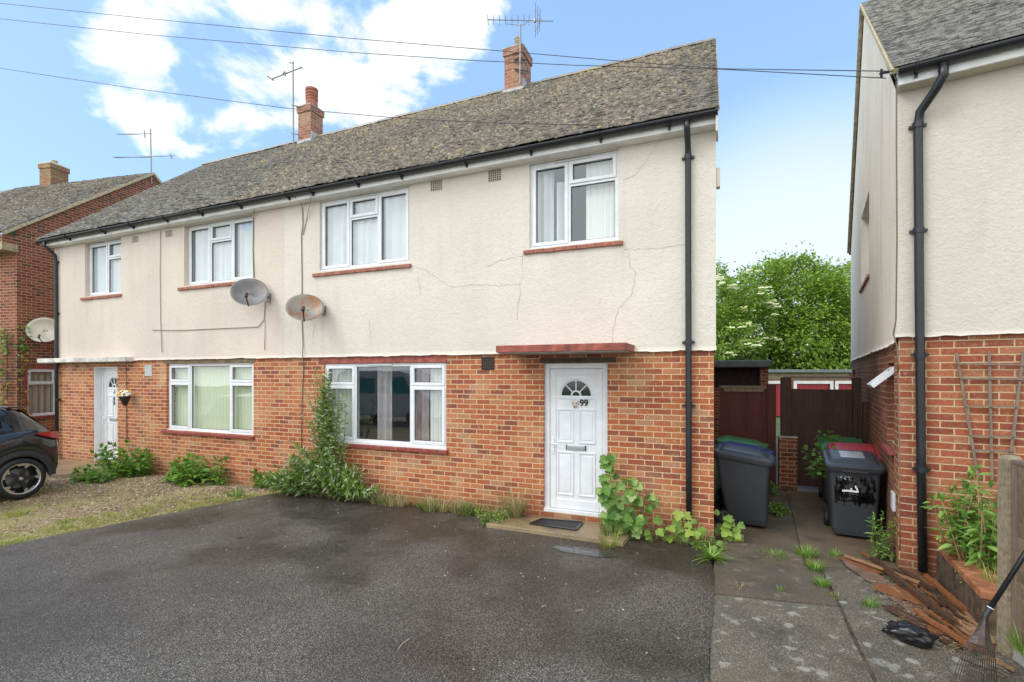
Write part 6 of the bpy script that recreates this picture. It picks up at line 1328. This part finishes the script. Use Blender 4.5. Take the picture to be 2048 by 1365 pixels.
p = NB.world(Vector((-.08, .22, 0))); bush('leafy_weed', 'slim upright leafy weed against the neighbour brick corner', 'weed', (p.x, p.y, GZ), .08, .08, 12, .4, .62, MT['lf_shrub'], .10, .032, 'lance', 14, lean=.15)
# planter shrub
p = CW(1962, 1108, 4.66); bush('lance_leaved_shrub', 'glossy green shrub with lance leaves and tan stems in the raised planter', 'shrub', (p.x, p.y, GZ + .11), .20, .16, 40, .62, 1.10, MT['lf_shrub'], .16, .054, 'lance', 24, lean=.30, stem_mat=MT['stem_tan'], stem_r=.009, z0=.40, down=.30)
p = CW(1958, 1104, 4.45); bush('lime_herb', 'small lime green ferny herb on the planter edge below the shrub', 'plant', (p.x, p.y, GZ + .18), .12, .10, 26, .06, .19, MT['lf_lime'], .035, .022, 'small', 9, pet=.012, lean=.6)
grass('grass_tuft', 'thin grass in the planter beside the concrete post', [tuple(CW(1985, 1165, 4.1))], 60, .08, .2, MT['yard_grass'], .006, spread=.08, single=True, group=tg)
p = CW(2045, 1215, 3.5); grass('grass_tuft', 'arching grass at the foot of the timber fence panel', [(p.x, p.y, GZ + .12)], 26, .12, .26, MT['grass'], .012, spread=.05, single=True, group=tg)
# climber on the left house
p = CW(6, 720, 12.4); t = thing('wall_climber', 'climber with green and orange leaves on the dark red brick house corner', 'climber', (p.x, p.y, GZ)); lm = MB(); smb = MB(); l2 = MB()
for _ in range(400):
    u = RND.gauss(-.25, .33); z = U(.7, 3.2); 
    if u > .15: continue
    q = LF.world(Vector((-.0 + U(.02, .16), max(-.3, u + .15), z))) if u > -.15 else LF.world(Vector((u, -U(.02, .2), z))); c = Vector(q) - Vector((p.x, p.y, GZ)); leaf(l2 if (z < 2.4 and u > -.25) else lm, c, Vector((U(-1, 1), U(-1, 0), U(-.6, .5))), Vector((U(-.3, .6), -1, .6)), U(.07, .13), U(.05, .09), 'ovate')
for k in range(7): u = U(-.4, .25); q = [LF.world(Vector((.05 if u > 0 else u, u if u > 0 else -.06, z))) - Vector((p.x, p.y, GZ)) for z in (GZ, 1, 2, 3)]; smb.tube(q, .005, 5)
smb.build('stem', MT['bark'], t, uv=False); lm.build('foliage', MT['lf_nettle'], t, uv=False); l2.build('autumn_foliage', MT['lf_autumn'], t, uv=False)

# trees
def tree(name, label, c, rad_, base_z, clumps, per, L, mat, umbels=0, seed=1, trunk_r=.22):
    c = Vector(c); t = thing(name, label, 'tree', (c.x, c.y, base_z)); o = Vector((c.x, c.y, base_z)); lm = MB(); tm = MB(); um = MB(); rx, ry, rz = rad_; cc = c - o
    tm.tube([(0, 0, 0), (.1, 0, cc.z * .35), (-.05, .1, cc.z * .7), (0, 0, cc.z)], [trunk_r, trunk_r * .8, trunk_r * .6, trunk_r * .3], 9)
    for k in range(clumps):
        d = Vector((RND.gauss(0, 1), RND.gauss(0, 1) - .25, RND.gauss(0, 1))).normalized(); q = U(.45, 1.0) ** .6; wv = 1 + .22 * noise.noise(d * 2.2 + Vector((seed, 0, 0))); p = cc + Vector((d.x * rx, d.y * ry, d.z * rz)) * q * wv
        if p.z < .3: p.z = U(.3, 1.2)
        if k % 5 == 0: tm.tube([(0, 0, min(cc.z, p.z * .5)), p * .55 + Vector((0, 0, .2)), p], [trunk_r * .35, trunk_r * .2, .02], 5, cap=False)
        cr = U(.35, .75) * min(rx, rz) * .24
        for _ in range(per):
            e = Vector((RND.gauss(0, 1), RND.gauss(0, 1), RND.gauss(0, .75))) * cr * .7; out = (e.normalized() * .6 + d + Vector((0, 0, .1))); leaf(lm, p + e, out + Vector((U(-1, 1), U(-1, 1), U(-.9, .4))), d + Vector((U(-.6, .6), U(-.6, .6), 1)), L * U(.6, 1.25), L * U(.45, .75), 'small')
        if umbels and d.y < .35 and U(0, 1) < umbels:
            s = p + Vector((d.x, d.y - .5, d.z + .2)) * cr * 1.15
            for _ in range(3):
                s2 = s + Vector((U(-.3, .3), U(-.2, .1), U(-.2, .2)))
                for _ in range(9): disc(um, s2 + Vector((U(-.13, .13), U(-.1, .1), U(-.03, .04))), Vector((U(-.3, .3), -.5, 1)), U(.05, .09), 5)
    for k in range(int(clumps * .25)):                      # shoots that break the outline
        d = Vector((RND.gauss(0, 1), RND.gauss(0, .5), abs(RND.gauss(.8, .5)))).normalized(); b = cc + Vector((d.x * rx, d.y * ry, d.z * rz)) * .95; e = b + Vector((d.x * .4, d.y * .3, U(.3, .8)))
        for _ in range(14): f = U(0, 1); leaf(lm, b.lerp(e, f), Vector((U(-1, 1), U(-1, 1), U(-.5, .8))), Vector((U(-.5, .5), -1, 1)), L * .9, L * .5, 'small')
    tm.build('trunk', MT['bark'], t, uv=False); lm.build('crown', mat, t, uv=False)
    if umbels: um.build('blossom', sm('cream_blossom', (.74, .74, .42), .8), t, uv=False)
    return t
tc_ = CW(1580, 660, 32); tree('broadleaf_tree', 'large dense green tree filling the gap between the houses beyond the garages', tc_, (4.7, 3.6, 4.4), GZ, 290, 150, .21, MT['lf_tree'], seed=3)
tc_ = CW(1700, 655, 35); tree('broadleaf_tree', 'green tree partly hidden by the flank of the neighbour house', tc_, (3.6, 3, 4.2), GZ, 130, 120, .21, MT['lf_tree'], seed=9)
tc_ = CW(1455, 655, 29); tree('elder_bush', 'elder in cream blossom at the left of the big tree beside the pair', tc_, (2.4, 2, 2.9), GZ, 100, 120, .17, MT['lf_elder'], umbels=.6, seed=5, trunk_r=.12)
tc_ = CW(1380, 640, 36); tree('broadleaf_tree', 'tree just showing past the gable edge of the pair behind the elder', tc_, (3.6, 3, 4.4), GZ, 90, 110, .21, MT['lf_tree'], seed=12)

# ================================================================== light, sky, camera
SUN = Vector((-.70, -.60, .90)).normalized()
ld = bpy.data.lights.new('sun', 'SUN'); ld.energy = 1.3; ld.angle = rad(28); ld.color = (1, .97, .93)
lo = bpy.data.objects.new('sun', ld); COL.objects.link(lo); lo.rotation_euler = (-SUN).to_track_quat('-Z', 'Y').to_euler()
w = bpy.data.worlds.new('World'); scene.world = w; w.use_nodes = True; nt_ = w.node_tree; N = nt_.nodes; Lk = nt_.links; N.clear()
outw = N.new('ShaderNodeOutputWorld'); sky = N.new('ShaderNodeTexSky'); sky.sky_type = 'NISHITA'; sky.sun_disc = False; sky.sun_elevation = math.asin(SUN.z); sky.sun_rotation = math.atan2(SUN.x, SUN.y); sky.air_density = 1.0; sky.dust_density = .6; sky.ozone_density = 1.4
bg1 = N.new('ShaderNodeBackground'); bg1.inputs['Strength'].default_value = .15; Lk.new(sky.outputs[0], bg1.inputs['Color'])
bg2 = N.new('ShaderNodeBackground'); vmx = N.new('ShaderNodeMix'); vmx.data_type = 'RGBA'; vmx.inputs[6].default_value = (.50, .83, 1.32, 1); vmx.inputs[7].default_value = (.93, .97, 1, 1); Lk.new(vmx.outputs[2], bg2.inputs['Color']); bg2.inputs['Strength'].default_value = 1.0
mxw = N.new('ShaderNodeMixShader'); Lk.new(bg1.outputs[0], mxw.inputs[1]); Lk.new(bg2.outputs[0], mxw.inputs[2]); Lk.new(mxw.outputs[0], outw.inputs['Surface'])
tcw = N.new('ShaderNodeTexCoord'); D = tcw.outputs['Generated']
def wm(op, a, b=0.0, clamp=False):
    n = N.new('ShaderNodeMath'); n.operation = op; n.use_clamp = clamp
    for i, v in enumerate((a, b)):
        if hasattr(v, 'is_output'): Lk.new(v, n.inputs[i])
        else: n.inputs[i].default_value = v
    return n.outputs[0]
def mr(v, a, b, c=0, d=1):
    n = N.new('ShaderNodeMapRange'); n.interpolation_type = 'SMOOTHSTEP'; Lk.new(v, n.inputs[0])
    for i, q in enumerate((a, b, c, d)): n.inputs[i + 1].default_value = q
    return n.outputs[0]
def dot(vec):
    n = N.new('ShaderNodeVectorMath'); n.operation = 'DOT_PRODUCT'; Lk.new(D, n.inputs[0]); n.inputs[1].default_value = vec; return n.outputs['Value']
nz = N.new('ShaderNodeTexNoise'); nz.inputs['Scale'].default_value = 6.5; nz.inputs['Detail'].default_value = 9; nz.inputs['Roughness'].default_value = .58; nz.inputs['Distortion'].default_value = .25
mpw = N.new('ShaderNodeMapping'); mpw.inputs['Location'].default_value = (3.1, .4, 1.7); mpw.inputs['Scale'].default_value = (1, 1, 1.6); Lk.new(D, mpw.inputs[0]); Lk.new(mpw.outputs[0], nz.inputs['Vector'])
blob = None
for (px, py, a, b) in ((345, 140, .985, .9996), (430, 110, .982, .999), (550, 70, .982, .999), (680, 80, .982, .999), (790, 60, .982, .999), (860, 30, .985, .9995)):
    v = mr(dot(tuple(ray(px, py).normalized())), a, b); blob = v if blob is None else wm('MAXIMUM', blob, v)
back = mr(dot((0.2, -1, .1)), .05, .5)  # unseen cloud added behind the camera to light the house fronts
nzc = wm('MULTIPLY', wm('SUBTRACT', nz.outputs['Fac'], .5), 2.7)
s_ = wm('ADD', wm('ADD', wm('MULTIPLY', blob, .90), wm('MULTIPLY', back, 1.3)), nzc)
mask = mr(s_, .14, 1.12)
lowhaze = wm('MAXIMUM', mr(dot((0, 0, 1)), .36, 0), mr(dot(tuple(ray(1600, 640).normalized())), .84, .99))
mask2 = wm('MAXIMUM', wm('MAXIMUM', mask, wm('MULTIPLY', lowhaze, .74)), .42); Lk.new(mask2, mxw.inputs[0]); Lk.new(mr(mask2, .42, .85), vmx.inputs[0])
Lk.new(wm('ADD', wm('MULTIPLY', back, .6), 1.0), bg2.inputs['Strength'])  # extra brightness for the added cloud behind the camera
cd = bpy.data.cameras.new('camera'); cam = bpy.data.objects.new('camera', cd); COL.objects.link(cam); cam.location = CAMP; cam.rotation_euler = (rad(90), 0, YAW)
cd.sensor_width = 36; cd.lens = 36 * 1000 / 2048; cd.shift_y = (750 - 682.5) / 2048; cd.clip_end = 500; cd.clip_start = .05
scene.camera = cam
vs = scene.view_settings; vs.view_transform = 'Standard'; vs.look = 'None'; vs.exposure = 0.32; vs.gamma = 1
scene.render.engine = 'CYCLES'; scene.cycles.max_bounces = 8; scene.cycles.transparent_max_bounces = 12; scene.cycles.use_denoising = True
